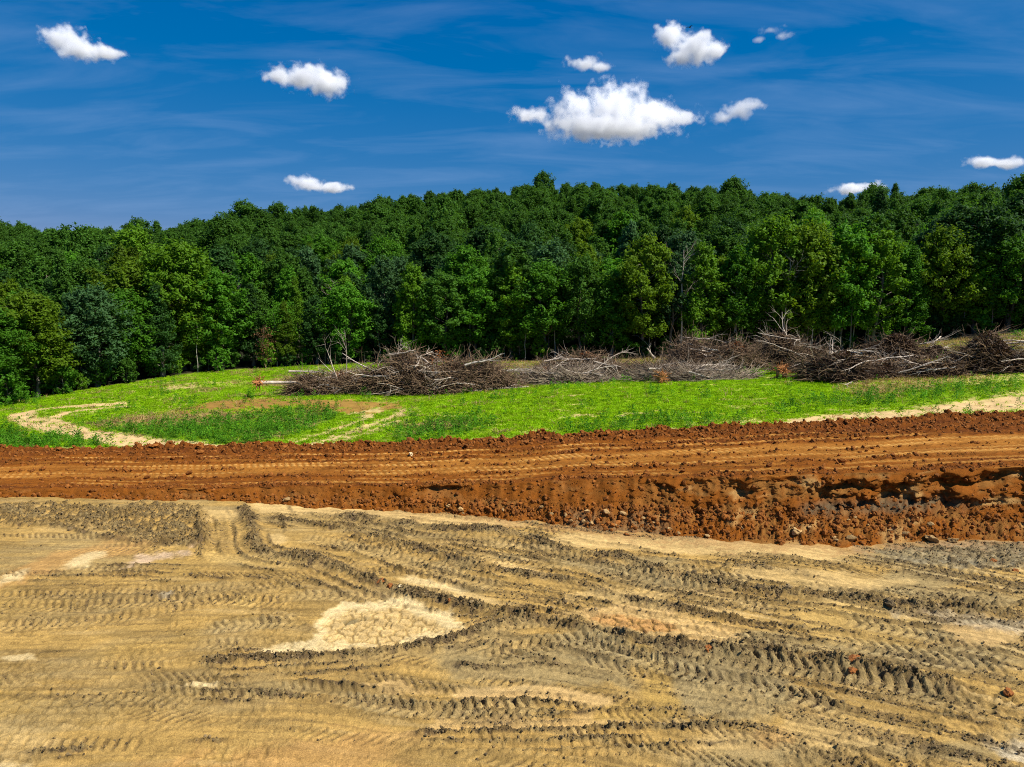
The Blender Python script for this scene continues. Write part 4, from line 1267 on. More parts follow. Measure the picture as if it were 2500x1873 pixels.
# in view?
uu = 1250 + FPX * cx / (cyv * CP - (cz - CAM_H) * SP)
inview = (uu > -120) & (uu < 2620)
order = np.argsort(cand[:, 1] + 1000 * (~inview))
near = order[:262]
far = order[262:]
zone_lr = ['far left', 'left', 'middle', 'right', 'far right']
for i in near:
    zl = zone_lr[int(np.clip(uu[i] // 500, 0, 4))]
    dp = cand[i, 2]
    row = 'just behind the edge trees' if dp < 14 else ('a few rows into the wood' if dp < 28 else 'on the lower wooded slope')
    lab = '%s %s tree %s, %s of the photo' % (tints[i], KIND_WORD[vv[i]].replace(' cedar', ''), row, zl)
    plant_tree(cx[i], cyv[i], cz[i], hh[i], int(vv[i]), rzv[i], str(tints[i]), lab, 'trees of the wood, %s %s of the photo' % (row, zl), 'wood_tree', widen=float(wid[i]))

src_m, src_mat, src_col = [], [], []
COMB = []
tint_list = list(TINTS)
for i in (0, 1, 2, 3, 4, 7, 5, 2):
    for tn in ('mid green', 'dark green', 'fresh green', 'grey-green', 'dark green', 'olive green'):
        COMB.append((i, tn))
# far trees: the same crowns, one collection of crowns per tint
far_src = bpy.data.collections.new('far_crowns')
for n_, (i, tn) in enumerate(COMB):
    o = bpy.data.objects.new('far_crown_%03d' % n_, TREES[i][1])
    o.color = (*TINTS[tn], 1)
    far_src.objects.link(o)
fi = rt_.integers(0, len(COMB), len(far))
fpos = np.stack([cx[far], cyv[far], cz[far]], -1)
fs = hh[far] / 16.0
scatter('far_wood', fpos, np.stack([0 * rzv[far], 0 * rzv[far], rzv[far]], -1), np.stack([fs * wid[far] * 1.05, fs * wid[far] * 1.05, fs], -1), fi, far_src,
        'unbroken wood of green tree crowns covering the hill up to the skyline', 'wood')

# shrubs along the foot of the wood
SHRUBS = []
for i in range(4):
    wood, lf = make_tree(400 + i, 3.0, 1.25, 0.05, 'dome', 40, 2200, 0.13)
    a_ = mesh_np('shrub_stems', wood[0], wood[1], True); a_.materials.append(M_BARK)
    b_ = mesh_np('shrub_leaves', lf[0], lf[1], False); b_.materials.append(M_LEAF)
    SHRUBS.append((a_, b_))
us = np.linspace(-40, 2520, 46) + rt_.uniform(-22, 22, 46)
for k_, u in enumerate(us):
    p0 = ground_at(u, 900, 1.5)
    th = math.atan2(p0[0], p0[1]); r = float(r_wood(np.array(th))) + rt_.uniform(0.3, 3.2)
    sc_ = rt_.uniform(0.5, 1.25)
    root = empty('shrub', (r * math.sin(th), r * math.cos(th), float(hill_z(np.array(th), np.array(r))) - 0.1), rt_.uniform(0, 6.28), sc_)
    tag(root, 'low green shrub at the foot of the wood, %s from the left' % ORD[k_], 'shrub', 'shrubs at the foot of the wood')
    a_, b_ = SHRUBS[k_ % 4]
    add('stems', a_, None, root)
    c = add('foliage', b_, None, root)
    tnk = str(rt_.choice(['fresh green', 'mid green', 'dark green', 'bright yellow-green'], p=[.4, .3, .2, .1]))
    c.color = (*TINTS[tnk], 1)

# thin bare stems standing in the dark foot of the wood
k_ = 6
stem_meshes = []
for i in range(4):
    rs = np.random.default_rng(900 + i)
    P = np.stack([np.cumsum(rs.normal(0, 0.10, k_)), np.cumsum(rs.normal(0, 0.10, k_)), np.linspace(0, 7.5, k_)], -1)
    v_, f_ = tubes(P[None], np.linspace(0.085, 0.03, k_)[None], 5)
    sm = mesh_np('sapling_stem', v_, f_, True); sm.materials.append(M_PALEBARK if i % 2 else M_BARK)
    rs2 = rs; nlf = 700
    pos = np.stack([rs2.normal(0, 0.7, nlf), rs2.normal(0, 0.7, nlf), rs2.uniform(4.5, 8.2, nlf)], -1)
    lf = leaves(pos, unit(np.array([0, 0, 0.6]) + rs2.normal(0, 0.5, (nlf, 3))), 0.14 * rs2.uniform(0.7, 1.2, nlf), rs2)
    lm = mesh_np('sapling_leaves', lf[0], lf[1], False); lm.materials.append(M_LEAF)
    stem_meshes.append((sm, lm))
us = np.sort(rt_.uniform(20, 2480, 58))
for n_, u in enumerate(us):
    p0 = ground_at(u, 900, 1.5)
    th = math.atan2(p0[0], p0[1]); r = float(r_wood(np.array(th))) + rt_.uniform(0.4, 5.0)
    root = empty('sapling', (r * math.sin(th), r * math.cos(th), float(hill_z(np.array(th), np.array(r))) - 0.1), rt_.uniform(0, 6.28), rt_.uniform(0.6, 1.05))
    zl = zone_lr[int(np.clip(u // 500, 0, 4))]
    tag(root, 'thin pale sapling stem in the shade under the edge trees, %s of the photo' % zl, 'sapling', 'saplings under the edge trees, %s' % zl)
    a_, b_ = stem_meshes[n_ % 4]
    add('trunk', a_, None, root)
    c = add('crown', b_, None, root); c.color = (*TINTS['fresh green'], 1)


# bare dead trees
def branch_set(rs, origin, direction, length, radius, depth, out, k=5, spread=0.7, droop=0.0, nchild=(3, 5)):
    P = [np.array(origin, float)]
    d = unit(np.array(direction, float))
    for i in range(k - 1):
        d = unit(d + rs.normal(0, 0.13, 3) + np.array([0, 0, droop]))
        P.append(P[-1] + d * length / (k - 1))
    P = np.array(P)
    out.append((P, radius * np.linspace(1, 0.25, k)))
    if depth > 0:
        for j in range(rs.integers(*nchild)):
            f = rs.uniform(0.3, 0.98)
            o = P[0] + (P[-1] - P[0]) * 0; i0 = f * (k - 1); a = int(i0); b = min(a + 1, k - 1)
            o = P[a] + (P[b] - P[a]) * (i0 - a)
            nd = unit(unit(P[b] - P[a] + 1e-6) + rs.normal(0, spread, 3))
            branch_set(rs, o, nd, length * rs.uniform(0.35, 0.6), radius * (1 - 0.7 * f) * 0.7, depth - 1, out, k, spread, droop, nchild)


def branch_mesh(name, lst, sides=4, mat=None):
    P = np.array([a for a, b in lst]); Rd = np.array([b for a, b in lst])
    v_, f_ = tubes(P, Rd, sides)
    m_ = mesh_np(name, v_, f_, True)
    if mat: m_.materials.append(mat)
    return m_


for n_, (u, top, back, mat, lab) in enumerate([
        (1665, 610, 1.0, M_DEADWOOD, 'bare grey dead tree at the edge of the wood above the reddish brush heap'),
        (1690, 640, 1.6, M_PALEBARK, 'pale forked bare tree leaning beside the dead tree'),
        (1905, 620, 0.6, M_PALEBARK, 'tall straight pale trunk at the edge of the wood behind the long logs'),
        (600, 660, 16, M_DEADWOOD, 'grey leafless tree top showing in the left of the wood'),
        (820, 690, 14, M_DEADWOOD, 'thin grey leafless tree above the left end of the brush pile'),
        (650, 800, 0.5, M_TWIG, 'small brown withered tree at the wood edge left of the brush pile')]):
    p0 = ground_at(u, 880, 1.5); th = math.atan2(p0[0], p0[1]); r = float(r_wood(np.array(th))) + back
    x, y = r * math.sin(th), r * math.cos(th); z = float(hill_z(np.array(th), np.array(r))) - 0.1
    h = at_depth(u, top, y).z - z
    rs = np.random.default_rng(1300 + n_)
    root = empty('dead_tree', (x, y, z)); tag(root, lab, 'dead tree', 'dead trees of the wood')
    k_ = 8
    TPp = np.stack([np.cumsum(rs.normal(0, 0.09, k_)), np.cumsum(rs.normal(0, 0.09, k_)), np.linspace(0, h, k_)], -1); TPp[0, :2] = 0
    v_, f_ = tubes(TPp[None], (0.012 * h * np.linspace(1, 0.2, k_))[None], 6)
    m_ = mesh_np('dead_trunk', v_, f_, True); add('trunk', m_, mat, root)
    out_ = []
    for j in range(13):
        f = rs.uniform(0.42, 0.97) if n_ != 2 else rs.uniform(0.7, 0.97)
        i0 = f * (k_ - 1); a = int(i0)
        o_ = TPp[a] + (TPp[min(a + 1, k_ - 1)] - TPp[a]) * (i0 - a)
        az_ = rs.uniform(0, 6.28)
        branch_set(rs, o_, (math.cos(az_), math.sin(az_), 0.9), h * 0.2 * rs.uniform(0.6, 1.2), 0.007 * h * (1.3 - f), 2, out_, 4, 0.5, 0.02, (2, 4))
    add('branches', branch_mesh('dead_branches', out_, 3), mat, root)
    if n_ == 5:
        pos = np.stack([rs.normal(0, 0.6, 900), rs.normal(0, 0.6, 900), rs.uniform(1.2, h, 900)], -1)[:380]
        lf = leaves(pos, unit(rs.normal(size=(380, 3))), 0.12 * rs.uniform(0.7, 1.2, 380), rs)
        c = add('withered_leaves', mesh_np('withered', lf[0], lf[1], False), M_DEADLEAF, root); c.color = (1.9, 1.7, 1.2, 1)

# ------------------------------------------------------------------ brush piles and felled trees
def heap_surface(rs, n, W, Dp, Hh, lo=0.0, hi=1.0):
    """points in a lumpy low dome"""
    a = rs.uniform(0, 6.28, n); q_ = np.sqrt(rs.uniform(0, 1, n))
    x = W / 2 * q_ * np.cos(a); y = Dp / 2 * q_ * np.sin(a)
    top = Hh * (1 - q_ ** 3) * (0.74 + 0.38 * np.sin(x * 1.1 + W) * np.cos(x * 0.37 + 2.0 * Hh)) + 0.15
    z = top * rs.uniform(lo, hi, n) ** 0.7
    return np.stack([x, y, np.maximum(z, 0.03)], -1)


def twig_polylines(rs, n, W, Dp, Hh, lmin, lmax, k=5, flat=0.35, lo=0.0, hi=1.0, axis=None, curl=0.28):
    c = heap_surface(rs, n, W, Dp, Hh, lo, hi)
    d = unit(rs.normal(size=(n, 3)) * np.array([1.3, 0.7, flat * 0.75]))
    if axis is not None:
        d = unit(d * 0.55 + np.array(axis) * rs.choice([-1, 1], n)[:, None])
    L = rs.uniform(lmin, lmax, n)
    P = [c]
    cur = rs.normal(0, curl, (n, 3))
    for i in range(k - 1):
        d = unit(d + cur * 0.5 + rs.normal(0, curl * 0.5, (n, 3)))
        P.append(P[-1] + d * (L / (k - 1))[:, None])
    P = np.stack(P, 1)
    P[:, :, 2] = np.maximum(P[:, :, 2], 0.03)
    return P


def brush_pile(label, u, v, z, W, Dp, Hh, ntw, nlf, ndark, rust=0.0, axis=None, seed=0, leafdark=True, nbr=17, curl=0.28, twig=None, nlimb=2):
    rs = np.random.default_rng(3000 + seed)
    g = ground_at(u, v, z)
    y = g[1] + Dp * 0.45
    x = g[0] * y / g[1]
    Hh = Hh * 1.05; W = W * 1.02
    zz = meadow_z(x, y)
    root = empty('brush_pile', (x, y, zz), -math.atan2(x, y) * 0.5)
    tag(root, label, 'brush pile', 'brush piles of felled trees')
    # heart of the heap: matted dark twigs
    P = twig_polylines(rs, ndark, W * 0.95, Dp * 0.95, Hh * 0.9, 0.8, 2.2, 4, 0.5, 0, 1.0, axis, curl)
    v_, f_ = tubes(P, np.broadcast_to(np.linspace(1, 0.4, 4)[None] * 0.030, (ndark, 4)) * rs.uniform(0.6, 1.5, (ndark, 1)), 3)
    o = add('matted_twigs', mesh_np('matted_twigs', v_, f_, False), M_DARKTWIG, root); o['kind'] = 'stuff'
    P = twig_polylines(rs, ntw, W, Dp, Hh, 0.9, 3.0, 5, 0.42, 0.35, 1.05, axis, curl)
    v_, f_ = tubes(P, np.broadcast_to(np.linspace(1, 0.35, 5)[None] * 0.024, (ntw, 5)) * rs.uniform(0.5, 1.6, (ntw, 1)), 3)
    o = add('grey_twigs', mesh_np('grey_twigs', v_, f_, False), twig or M_TWIG, root); o['kind'] = 'stuff'
    if nlf:
        pos = heap_surface(rs, nlf, W, Dp, Hh, 0.15, 1.05)
        lf = leaves(pos, unit(rs.normal(size=(nlf, 3)) + np.array([0, 0, 0.3])), 0.135 * rs.uniform(0.6, 1.4, nlf), rs)
        o = add('withered_leaves', mesh_np('withered_leaves', lf[0], lf[1], False), M_DEADLEAF, root); o['kind'] = 'stuff'; o.color = (1, 1, 1, 1)
    if rust:
        nr_ = int(rust)
        pos = heap_surface(rs, nr_, W * 0.55, Dp * 0.6, Hh * 1.02, 0.3, 1.05)
        pos[:, 0] += W * 0.12
        lf = leaves(pos, unit(rs.normal(size=(nr_, 3)) + np.array([0, 0, 0.3])), 0.095 * rs.uniform(0.6, 1.3, nr_), rs)
        o = add('rusty_leaves', mesh_np('rusty_leaves', lf[0], lf[1], False), M_RUSTLEAF, root); o['kind'] = 'stuff'; o.color = (1, 0.9, 0.9, 1)
    for j in range(nbr):
        out_ = []
        c = heap_surface(rs, 1, W * 0.85, Dp * 0.85, Hh, 0.6, 1.0)[0]
        dd = unit(rs.normal(size=3) * np.array([1.2, 0.6, 0.18])) if axis is None else unit(np.array(axis) + rs.normal(0, 0.18, 3))
        dd[2] = abs(dd[2])
        branch_set(rs, c - dd * 1.2, dd, rs.uniform(2.4, 5.0), rs.uniform(0.055, 0.10), 2, out_, 6, 0.4, -0.05, (3, 5))
        for a_, b_ in out_: a_[:, 2] = np.maximum(a_[:, 2], 0.04)
        add('branch', branch_mesh('pile_branch', out_, 4), M_DEADWOOD, root)
    for j in range(nlimb):                                        # stout limbs lying on top, each a thing of its own
        t_ = rs.uniform(0.1, 0.9); q_ = 1 - 0.92 * t_
        lx = rs.uniform(-0.36, 0.36) * W; ly = -Dp / 2 * q_
        lz = Hh * (1 - q_ ** 4) * (0.72 + 0.35 * math.sin(lx * 1.1 + W) * math.cos(lx * 0.37 + 2.0 * Hh)) + 0.22
        a_ = rs.normal(0, 0.5) + (math.pi if rs.uniform() < 0.5 else 0)
        Ln = rs.uniform(2.0, 4.6); r_ = rs.uniform(0.06, 0.12)
        k_ = 6
        loc = Vector((x + lx, y + ly, zz + lz))
        P = np.zeros((k_, 3)); s_ = np.linspace(-0.5, 0.5, k_) * Ln
        P[:, 0] = s_ * math.cos(a_); P[:, 1] = s_ * math.sin(a_) * 0.5
        P[:, 2] = s_ * rs.normal(0, 0.16); P += np.cumsum(rs.normal(0, 0.05, (k_, 3)), 0)
        P[:, 2] = np.maximum(P[:, 2], -lz + 0.12)
        lr = empty('fallen_limb', loc)
        tag(lr, 'stout pale limb lying across the brush piles', 'limb', 'stout limbs on the brush piles')
        mt_ = M_DEADWOOD if rs.uniform() < 0.65 else M_PALEBARK
        v_, f_ = tubes(P[None], (r_ * np.linspace(1, 0.45, k_))[None], 7)
        add('stem', mesh_np('limb_stem', v_, f_, True), mt_, lr)
        out_ = []
        for b_ in range(3):
            i_ = rs.integers(2, k_)
            branch_set(rs, P[i_], unit(P[-1] - P[0]) + rs.normal(0, 0.35, 3) * np.array([1, 1, 0.5]), rs.uniform(0.8, 2.0), r_ * 0.4, 1, out_, 5, 0.4, 0.0, (2, 4))
        add('branches', branch_mesh('limb_branches', out_, 4), mt_, lr)
    return root


brush_pile('long low dark brush heap at the left end, beside the pale uprooted log', 815, 968, 1.0, 8.5, 3.6, 2.0, 1500, 5200, 2400, 700, None, 1)
brush_pile('tallest brush pile, tangled grey-brown branches in the middle of the meadow edge', 1060, 972, 1.1, 17.0, 5.5, 3.3, 4200, 7000, 4600, 1200, None, 2, nbr=37, nlimb=7)
brush_pile('flat spread of grey branches right of the tallest brush pile', 1385, 945, 1.7, 10.0, 4.2, 1.0, 2600, 1200, 2000, 800, (1, 0.05, 0.02), 3, nbr=20, twig=M_GREYTWIG, nlimb=3)
brush_pile('low heap of twigs with orange-brown dead leaves behind the flat grey branches', 1420, 915, 1.9, 10.0, 3.0, 1.7, 900, 600, 900, 2600, None, 4, nbr=10)
brush_pile('flat fan of grey poles and twigs beside the long logs', 1690, 945, 2.0, 11.5, 4.0, 0.95, 2800, 1200, 2000, 200, (1, 0.05, 0.03), 5, nbr=27, twig=M_GREYTWIG, nlimb=4)
brush_pile('curly reddish-brown brush heap below the bare dead tree', 1745, 915, 2.3, 11.0, 4.5, 3.3, 3000, 2600, 2200, 3200, None, 6, nbr=16, curl=0.5)
brush_pile('dull olive-grey brush heap behind the two long logs', 1925, 908, 2.5, 9.0, 4.0, 3.0, 1700, 6500, 1800, 300, None, 7, nbr=13)
brush_pile('dark withered leafy heap reaching out over the grass', 2075, 950, 2.5, 9.0, 4.4, 2.6, 900, 13500, 1600, 250, None, 8, nbr=13)
brush_pile('dark leafy heap at the back below the wood, right side', 2205, 896, 3.3, 9.0, 3.6, 2.7, 500, 9500, 1200, 0, None, 9, nbr=8)
brush_pile('dark leafy brush heap at the right border of the photo', 2445, 934, 3.4, 9.5, 4.2, 3.0, 900, 9500, 1300, 400, None, 10, nbr=15)
brush_pile('small dark twig heap between the cut logs and the right border heap', 2290, 938, 3.1, 6.5, 2.6, 1.1, 600, 3000, 700, 150, None, 11, nbr=6)

brush_pile('long thin band of brown twigs filling the gaps behind the flat fan of poles', 1560, 925, 2.1, 17.0, 3.0, 1.0, 1500, 2500, 1700, 500, (1, 0.1, 0.02), 12, nbr=6)
brush_pile('low brown strip of twigs between the leafy heaps at the right', 2120, 925, 2.9, 18.0, 3.0, 1.15, 1200, 5500, 1700, 400, (1, 0.1, 0.02), 13, nbr=6)


def fallen_log(label, pts, y, r0, r1, mat=None, roots=False, nbr=4, seed=0, name='fallen_log', cat='log'):
    """pts: photo pixels along the log; y: its distance at both ends"""
    rs = np.random.default_rng(5000 + seed)
    ys = np.linspace(y[0], y[1], len(pts))
    P = np.array([at_depth(a, b, d_) for (a, b), d_ in zip(pts, ys)])
    for i in range(len(P)):
        P[i, 2] = max(P[i, 2], meadow_z(P[i, 0], P[i, 1]) + r0 * 0.7)
    o_ = P[0].copy(); o_[2] = meadow_z(P[0, 0], P[0, 1])
    root = empty(name, o_)
    tag(root, label, cat, 'felled trunks among the brush piles')
    L = smooth_line(P - o_, 4)
    rad = np.linspace(r0, r1, len(L)) * (1 + 0.06 * rs.normal(size=len(L)))
    v_, f_ = tubes(L[None], rad[None], 9)
    # close the ends
    ns = 9
    base = len(v_)
    v_ = np.vstack([v_, L[0], L[-1]])
    cap = []
    for i in range(ns):
        j = (i + 1) % ns
        cap.append((base, j, i, i)); e = (len(L) - 1) * ns
        cap.append((base + 1, e + i, e + j, e + j))
    m_ = bpy.data.meshes.new('log_stem')
    m_.from_pydata(v_.tolist(), [], f_.tolist() + [c[:3] for c in cap])
    for p in m_.polygons: p.use_smooth = len(p.vertices) == 4
    add('stem', m_, mat or M_PALEBARK, root)
    for j in range(nbr):
        i = rs.integers(len(L) // 2, len(L) - 1)
        t_ = unit(L[i] - L[i - 1])
        out_ = []
        branch_set(rs, L[i], unit(t_ + rs.normal(0, 0.35, 3) * np.array([1, 1, 0.5])), rs.uniform(1.0, 2.4), rad[i] * 0.55, 2, out_, 5, 0.45, 0.0, (2, 4))
        for a_, b_ in out_: a_[:, 2] = np.maximum(a_[:, 2], 0.03)
        add('branch', branch_mesh('log_branch', out_, 4), mat or M_PALEBARK, root)
    if roots:
        d0 = unit(L[0] - L[1])
        n = 46
        out_ = []
        for j in range(n):
            dv = unit(d0 * 0.25 + rs.normal(0, 1, 3))
            a_ = np.array([L[0] + dv * 0.1 * q_ * 1.0 for q_ in range(5)]); a_[1:] += np.cumsum(rs.normal(0, 0.10, (4, 3)), 0) + dv * np.arange(1, 5)[:, None] * 0.08
            a_[:, 2] = np.maximum(a_[:, 2], 0.02)
            out_.append((a_, np.array([0.07, 0.055, 0.045, 0.03, 0.012])))
        rb = add('root_ball', branch_mesh('roots', out_, 4), M_ROOT, root)
        rb['label'] = 'clay-caked torn roots'
        cl = rock_mesh(rs.integers(999), 2, 0.42, 0.35)
        lump = add('clay_lump', cl, M_ROOT, rb); lump.location = L[0]; lump.scale = (0.6, 0.8, 0.8)
    return root


def rock_mesh(seed, sub=2, amp=0.35, flat=0.8, name='rock'):
    """angular lump of about unit radius"""
    import bmesh
    rs = np.random.default_rng(int(seed))
    bm = bmesh.new()
    bmesh.ops.create_icosphere(bm, subdivisions=sub, radius=1.0)
    nr = unit(rs.normal(size=(14, 3))); off = rs.uniform(0.5, 0.95, 14)
    lump = unit(rs.normal(size=(10, 3))); la = rs.uniform(-0.35, 0.45, 10) * amp
    ph = rs.uniform(0, 6, 3)
    for vtx in bm.verts:
        p = np.array(vtx.co)
        for n_, o_ in zip(nr, off):                      # chop with planes: flat facets and corners
            dd = p @ n_ - o_
            if dd > 0: p = p - n_ * dd * 0.9
        pu = p / (np.linalg.norm(p) + 1e-9)
        p = p * (1 + float(np.sum(la * np.exp(-(1 - lump @ pu) * 9.0))))
        p = p * (1 + amp * 0.35 * math.sin(p[0] * 5 + ph[0]) * math.sin(p[1] * 5 + ph[1]) * math.sin(p[2] * 5 + ph[2]) + rs.normal(0, 0.03))
        vtx.co = (p[0], p[1] * 0.9, p[2] * flat)
    me_ = bpy.data.meshes.new(name)
    bm.to_mesh(me_); bm.free()
    return me_


fallen_log('pale uprooted log with torn clay roots at the left end of the brush piles', [(632, 934), (680, 934), (740, 932), (800, 922), (860, 905)], (68, 71), 0.20, 0.06, M_DEADWOOD, True, 4, 1)
fallen_log('thick grey log lying level behind the orange root stump, upper of two', [(2105, 898), (2000, 904), (1900, 910), (1800, 912)], (84, 84), 0.34, 0.15, M_PALEBARK, False, 3, 2)
fallen_log('long grey log just below the thick one, passing behind the orange root stump', [(2090, 916), (1960, 920), (1840, 923), (1720, 925)], (81, 81), 0.22, 0.10, M_PALEBARK, False, 3, 3)
fallen_log('thin pole lying along the grass left of the orange root stump', [(1885, 938), (1780, 940), (1680, 941), (1600, 942)], (77, 77), 0.13, 0.05, M_PALEBARK, False, 4, 4)
fallen_log('slender grey pole resting on the flat fan of twigs', [(1860, 925), (1760, 922), (1660, 921), (1590, 930)], (79, 79), 0.12, 0.05, M_PALEBARK, False, 4, 5)
fallen_log('cut pale log poking up right of the dark leafy heap', [(2160, 908), (2195, 899), (2232, 889)], (80, 82), 0.24, 0.20, M_DEADWOOD, False, 0, 6)
fallen_log('long pale cut log slanting up to the right, lowest of the three cut logs', [(2178, 938), (2205, 915), (2240, 903), (2274, 888)], (76, 80), 0.15, 0.24, M_DEADWOOD, False, 0, 7)
fallen_log('shortest pale cut log, right of the other two', [(2240, 925), (2275, 908), (2310, 891)], (77, 79), 0.12, 0.18, M_DEADWOOD, False, 0, 8)
fallen_log('thin pale branchy log lying in the grass before the tallest pile', [(1145, 963), (1200, 956), (1250, 949), (1290, 952)], (67, 69), 0.12, 0.04, M_DEADWOOD, False, 4, 9)
fallen_log('dark grey trunk jutting out between the tallest pile and the flat branches', [(1315, 908), (1260, 908), (1200, 906)], (80, 80), 0.28, 0.20, M_PALEBARK, False, 1, 10)
fallen_log('long grey pole lying at the front of the flat spread of branches', [(1500, 921), (1400, 930), (1300, 938)], (77, 76), 0.12, 0.05, M_PALEBARK, False, 5, 11)
fallen_log('bare pale branch sticking up left from the tallest pile', [(905, 902), (870, 885), (835, 862)], (71, 72), 0.09, 0.03, M_DEADWOOD, False, 1, 12)
fallen_log('dark pole leaning up across the left of the tallest pile', [(815, 962), (860, 928), (915, 885)], (67, 71), 0.10, 0.05, M_BARK, False, 1, 13)
fallen_log('torn grey upright snag right of the flat grey branches', [(1598, 888), (1592, 868), (1580, 850)], (88, 88), 0.22, 0.08, M_DEADWOOD, False, 1, 14, 'snag', 'snag')
fallen_log('short broken stump on the bare ground left of the curly heap', [(1628, 886), (1632, 876), (1630, 868)], (90, 90), 0.2, 0.12, M_DEADWOOD, False, 0, 15, 'stump', 'stump')
fallen_log('pale upturned trunk with bare limbs on the dark leafy heap', [(1960, 905), (1985, 880), (2000, 855)], (84, 87), 0.10, 0.22, M_DEADWOOD, False, 1, 16)
fallen_log('grey forked limb sticking up at the right border heap', [(2490, 905), (2470, 885), (2440, 868)], (75, 76), 0.13, 0.05, M_DEADWOOD, False, 1, 17)
fallen_log('white curved limb on the curly brush heap', [(1700, 905), (1680, 880), (1650, 868), (1640, 880)], (84, 84), 0.09, 0.04, M_DEADWOOD, False, 1, 18)

# torn-out root stumps caked with clay
for n_, (u, v, z, s_, lab) in enumerate([(1908, 942, 2.2, 1.0, 'orange clay-caked root stump standing in front of the long logs'),
                                         (1615, 948, 2.0, 0.85, 'rusty root clump on the grass left of the flat fan of poles'),
                                         (1335, 925, 1.7, 0.7, 'small rust-coloured root clump at the left end of the flat branches')]):
    rs = np.random.default_rng(7000 + n_)
    g = ground_at(u, v, z)
    root = empty('root_stump', (g[0], g[1], meadow_z(g[0], g[1])), 0, s_); tag(root, lab, 'stump', 'root stumps among the brush')
    lump = add('clay_lump', rock_mesh(70 + n_, 3, 0.5, 1.3), M_ROOT, root); lump.scale = (0.55, 0.5, 0.62); lump.location = (0, 0, 0.62)
    out_ = []
    for j in range(60):
        dv = unit(rs.normal(0, 1, 3) + np.array([0, 0, 0.3]))
        a_ = np.array([np.array([0, 0, 0.65]) + dv * (0.3 + 0.18 * q_) for q_ in range(5)]) + np.cumsum(rs.normal(0, 0.05, (5, 3)), 0)
        a_[:, 2] = np.maximum(a_[:, 2], 0.02)
        out_.append((a_, np.array([0.05, 0.04, 0.03, 0.022, 0.01])))
    add('roots', branch_mesh('stump_roots', out_, 4), M_ROOT, root)

# ------------------------------------------------------------------ grass and weeds
def tuft(seed, n, h, w, spread):
    rs = np.random.default_rng(seed)
    b = np.stack([rs.normal(0, spread, n), rs.normal(0, spread, n), np.zeros(n)], -1)
    lean = rs.normal(0, 0.95, (n, 2)); a = rs.uniform(0, 6.28, n)
    hh_ = h * rs.uniform(0.5, 1.2, n)
    side = np.stack([np.cos(a), np.sin(a), 0 * a], -1) * w
    mid = b + np.stack([lean[:, 0] * hh_ * 0.4, lean[:, 1] * hh_ * 0.4, hh_ * 0.6], -1)
    tip = b + np.stack([lean[:, 0] * hh_, lean[:, 1] * hh_, hh_], -1)
    v_ = np.stack([b - side, b + side, mid + side * 0.8, tip, mid - side * 0.8], 1).reshape(-1, 3)
    f_ = []
    for i in range(n):
        o = i * 5
        f_ += [(o, o + 1, o + 2, o + 4), (o + 4, o + 2, o + 3, o + 3)]
    m_ = bpy.data.meshes.new('tuft')
    m_.from_pydata(v_.tolist(), [], [f for f in [tuple(dict.fromkeys(x)) for x in f_]])
    return m_


def weed(seed, n, h):
    rs = np.random.default_rng(seed)
    pos = np.stack([rs.normal(0, 0.22 * h, n), rs.normal(0, 0.22 * h, n), rs.uniform(0.05, 1, n) * h], -1)
    pos[:, :2] *= (1.25 - pos[:, 2:3] / h)
    v_, f_ = leaves(pos, unit(np.array([0, 0, 0.8]) + rs.normal(0, 0.5, (n, 3))), 0.085 * h * rs.uniform(0.7, 1.4, n), rs, 0.45)
    return mesh_np('weed', v_, f_, False)


rg = np.random.default_rng(55)


def meadow_points(n, power=1.0):
    th = rg.uniform(-0.68, 0.68, n * 2)
    a, b = r_far(th) + 0.35, r_wood(th) + 0.8
    r = np.sqrt(a * a + (b * b - a * a) * rg.uniform(0, 1, n * 2))
    keep = rg.uniform(0, 1, n * 2) < (60.0 / r) ** power
    th, r = th[keep][:n], r[keep][:n]
    x, y = r * np.sin(th), r * np.cos(th)
    return x, y, field_z(th, r), th, r


def rots(n, tilt=0.15):
    return np.stack([rg.normal(0, tilt, n), rg.normal(0, tilt, n), rg.uniform(0, 6.28, n)], -1)


x, y, z, th, r = meadow_points(150000)
b0, r0_, d0_, w0 = bare_masks(x, y)
keep = rg.uniform(size=len(x)) < (1 - 0.97 * np.clip(b0 * 1.2, 0, 1)) * (1 - 0.85 * d0_) * (1 - 0.35 * w0)
keep &= rg.uniform(size=len(x)) < 0.55 + 0.6 * sst(-0.4, 0.3, fbm(x / 2.0, y / 1.2, 3, 301))
x, y, z = x[keep], y[keep], z[keep]
coll = source_collection('grass_tuft', [tuft(i, 10, 0.13, 0.028, 0.15) for i in range(5)], [M_GRASS] * 5)
scatter('grass', np.stack([x, y, z - 0.01], -1), rots(len(x)), rg.uniform(0.45, 1.15, len(x)), rg.integers(0, 5, len(x)), coll, 'bright green grass covering the meadow', 'grass')
x, y, z, th, r = meadow_points(60000)
b0, r0_, d0_, w0 = bare_masks(x, y)
keep = rg.uniform(size=len(x)) < w0 * 0.5 + 0.006
x, y, z = x[keep], y[keep], z[keep]
coll = source_collection('weed_plant', [weed(40 + i, 46, 0.7) for i in range(5)], [M_WEED] * 5)
scatter('weeds', np.stack([x, y, z - 0.02], -1), rots(len(x)), rg.uniform(0.4, 1.2, len(x)) ** 1.2, rg.integers(0, 5, len(x)), coll, 'darker knee-high weeds standing in patches in the meadow', 'weeds')
x, y, z, th, r = meadow_points(60000)
b0, r0_, d0_, w0 = bare_masks(x, y)
keep = rg.uniform(size=len(x)) < d0_ * 0.7 + 0.02
x, y, z = x[keep], y[keep], z[keep]
coll = source_collection('dry_tuft', [tuft(60 + i, 9, 0.26, 0.018, 0.13) for i in range(4)], [M_DRY] * 4)
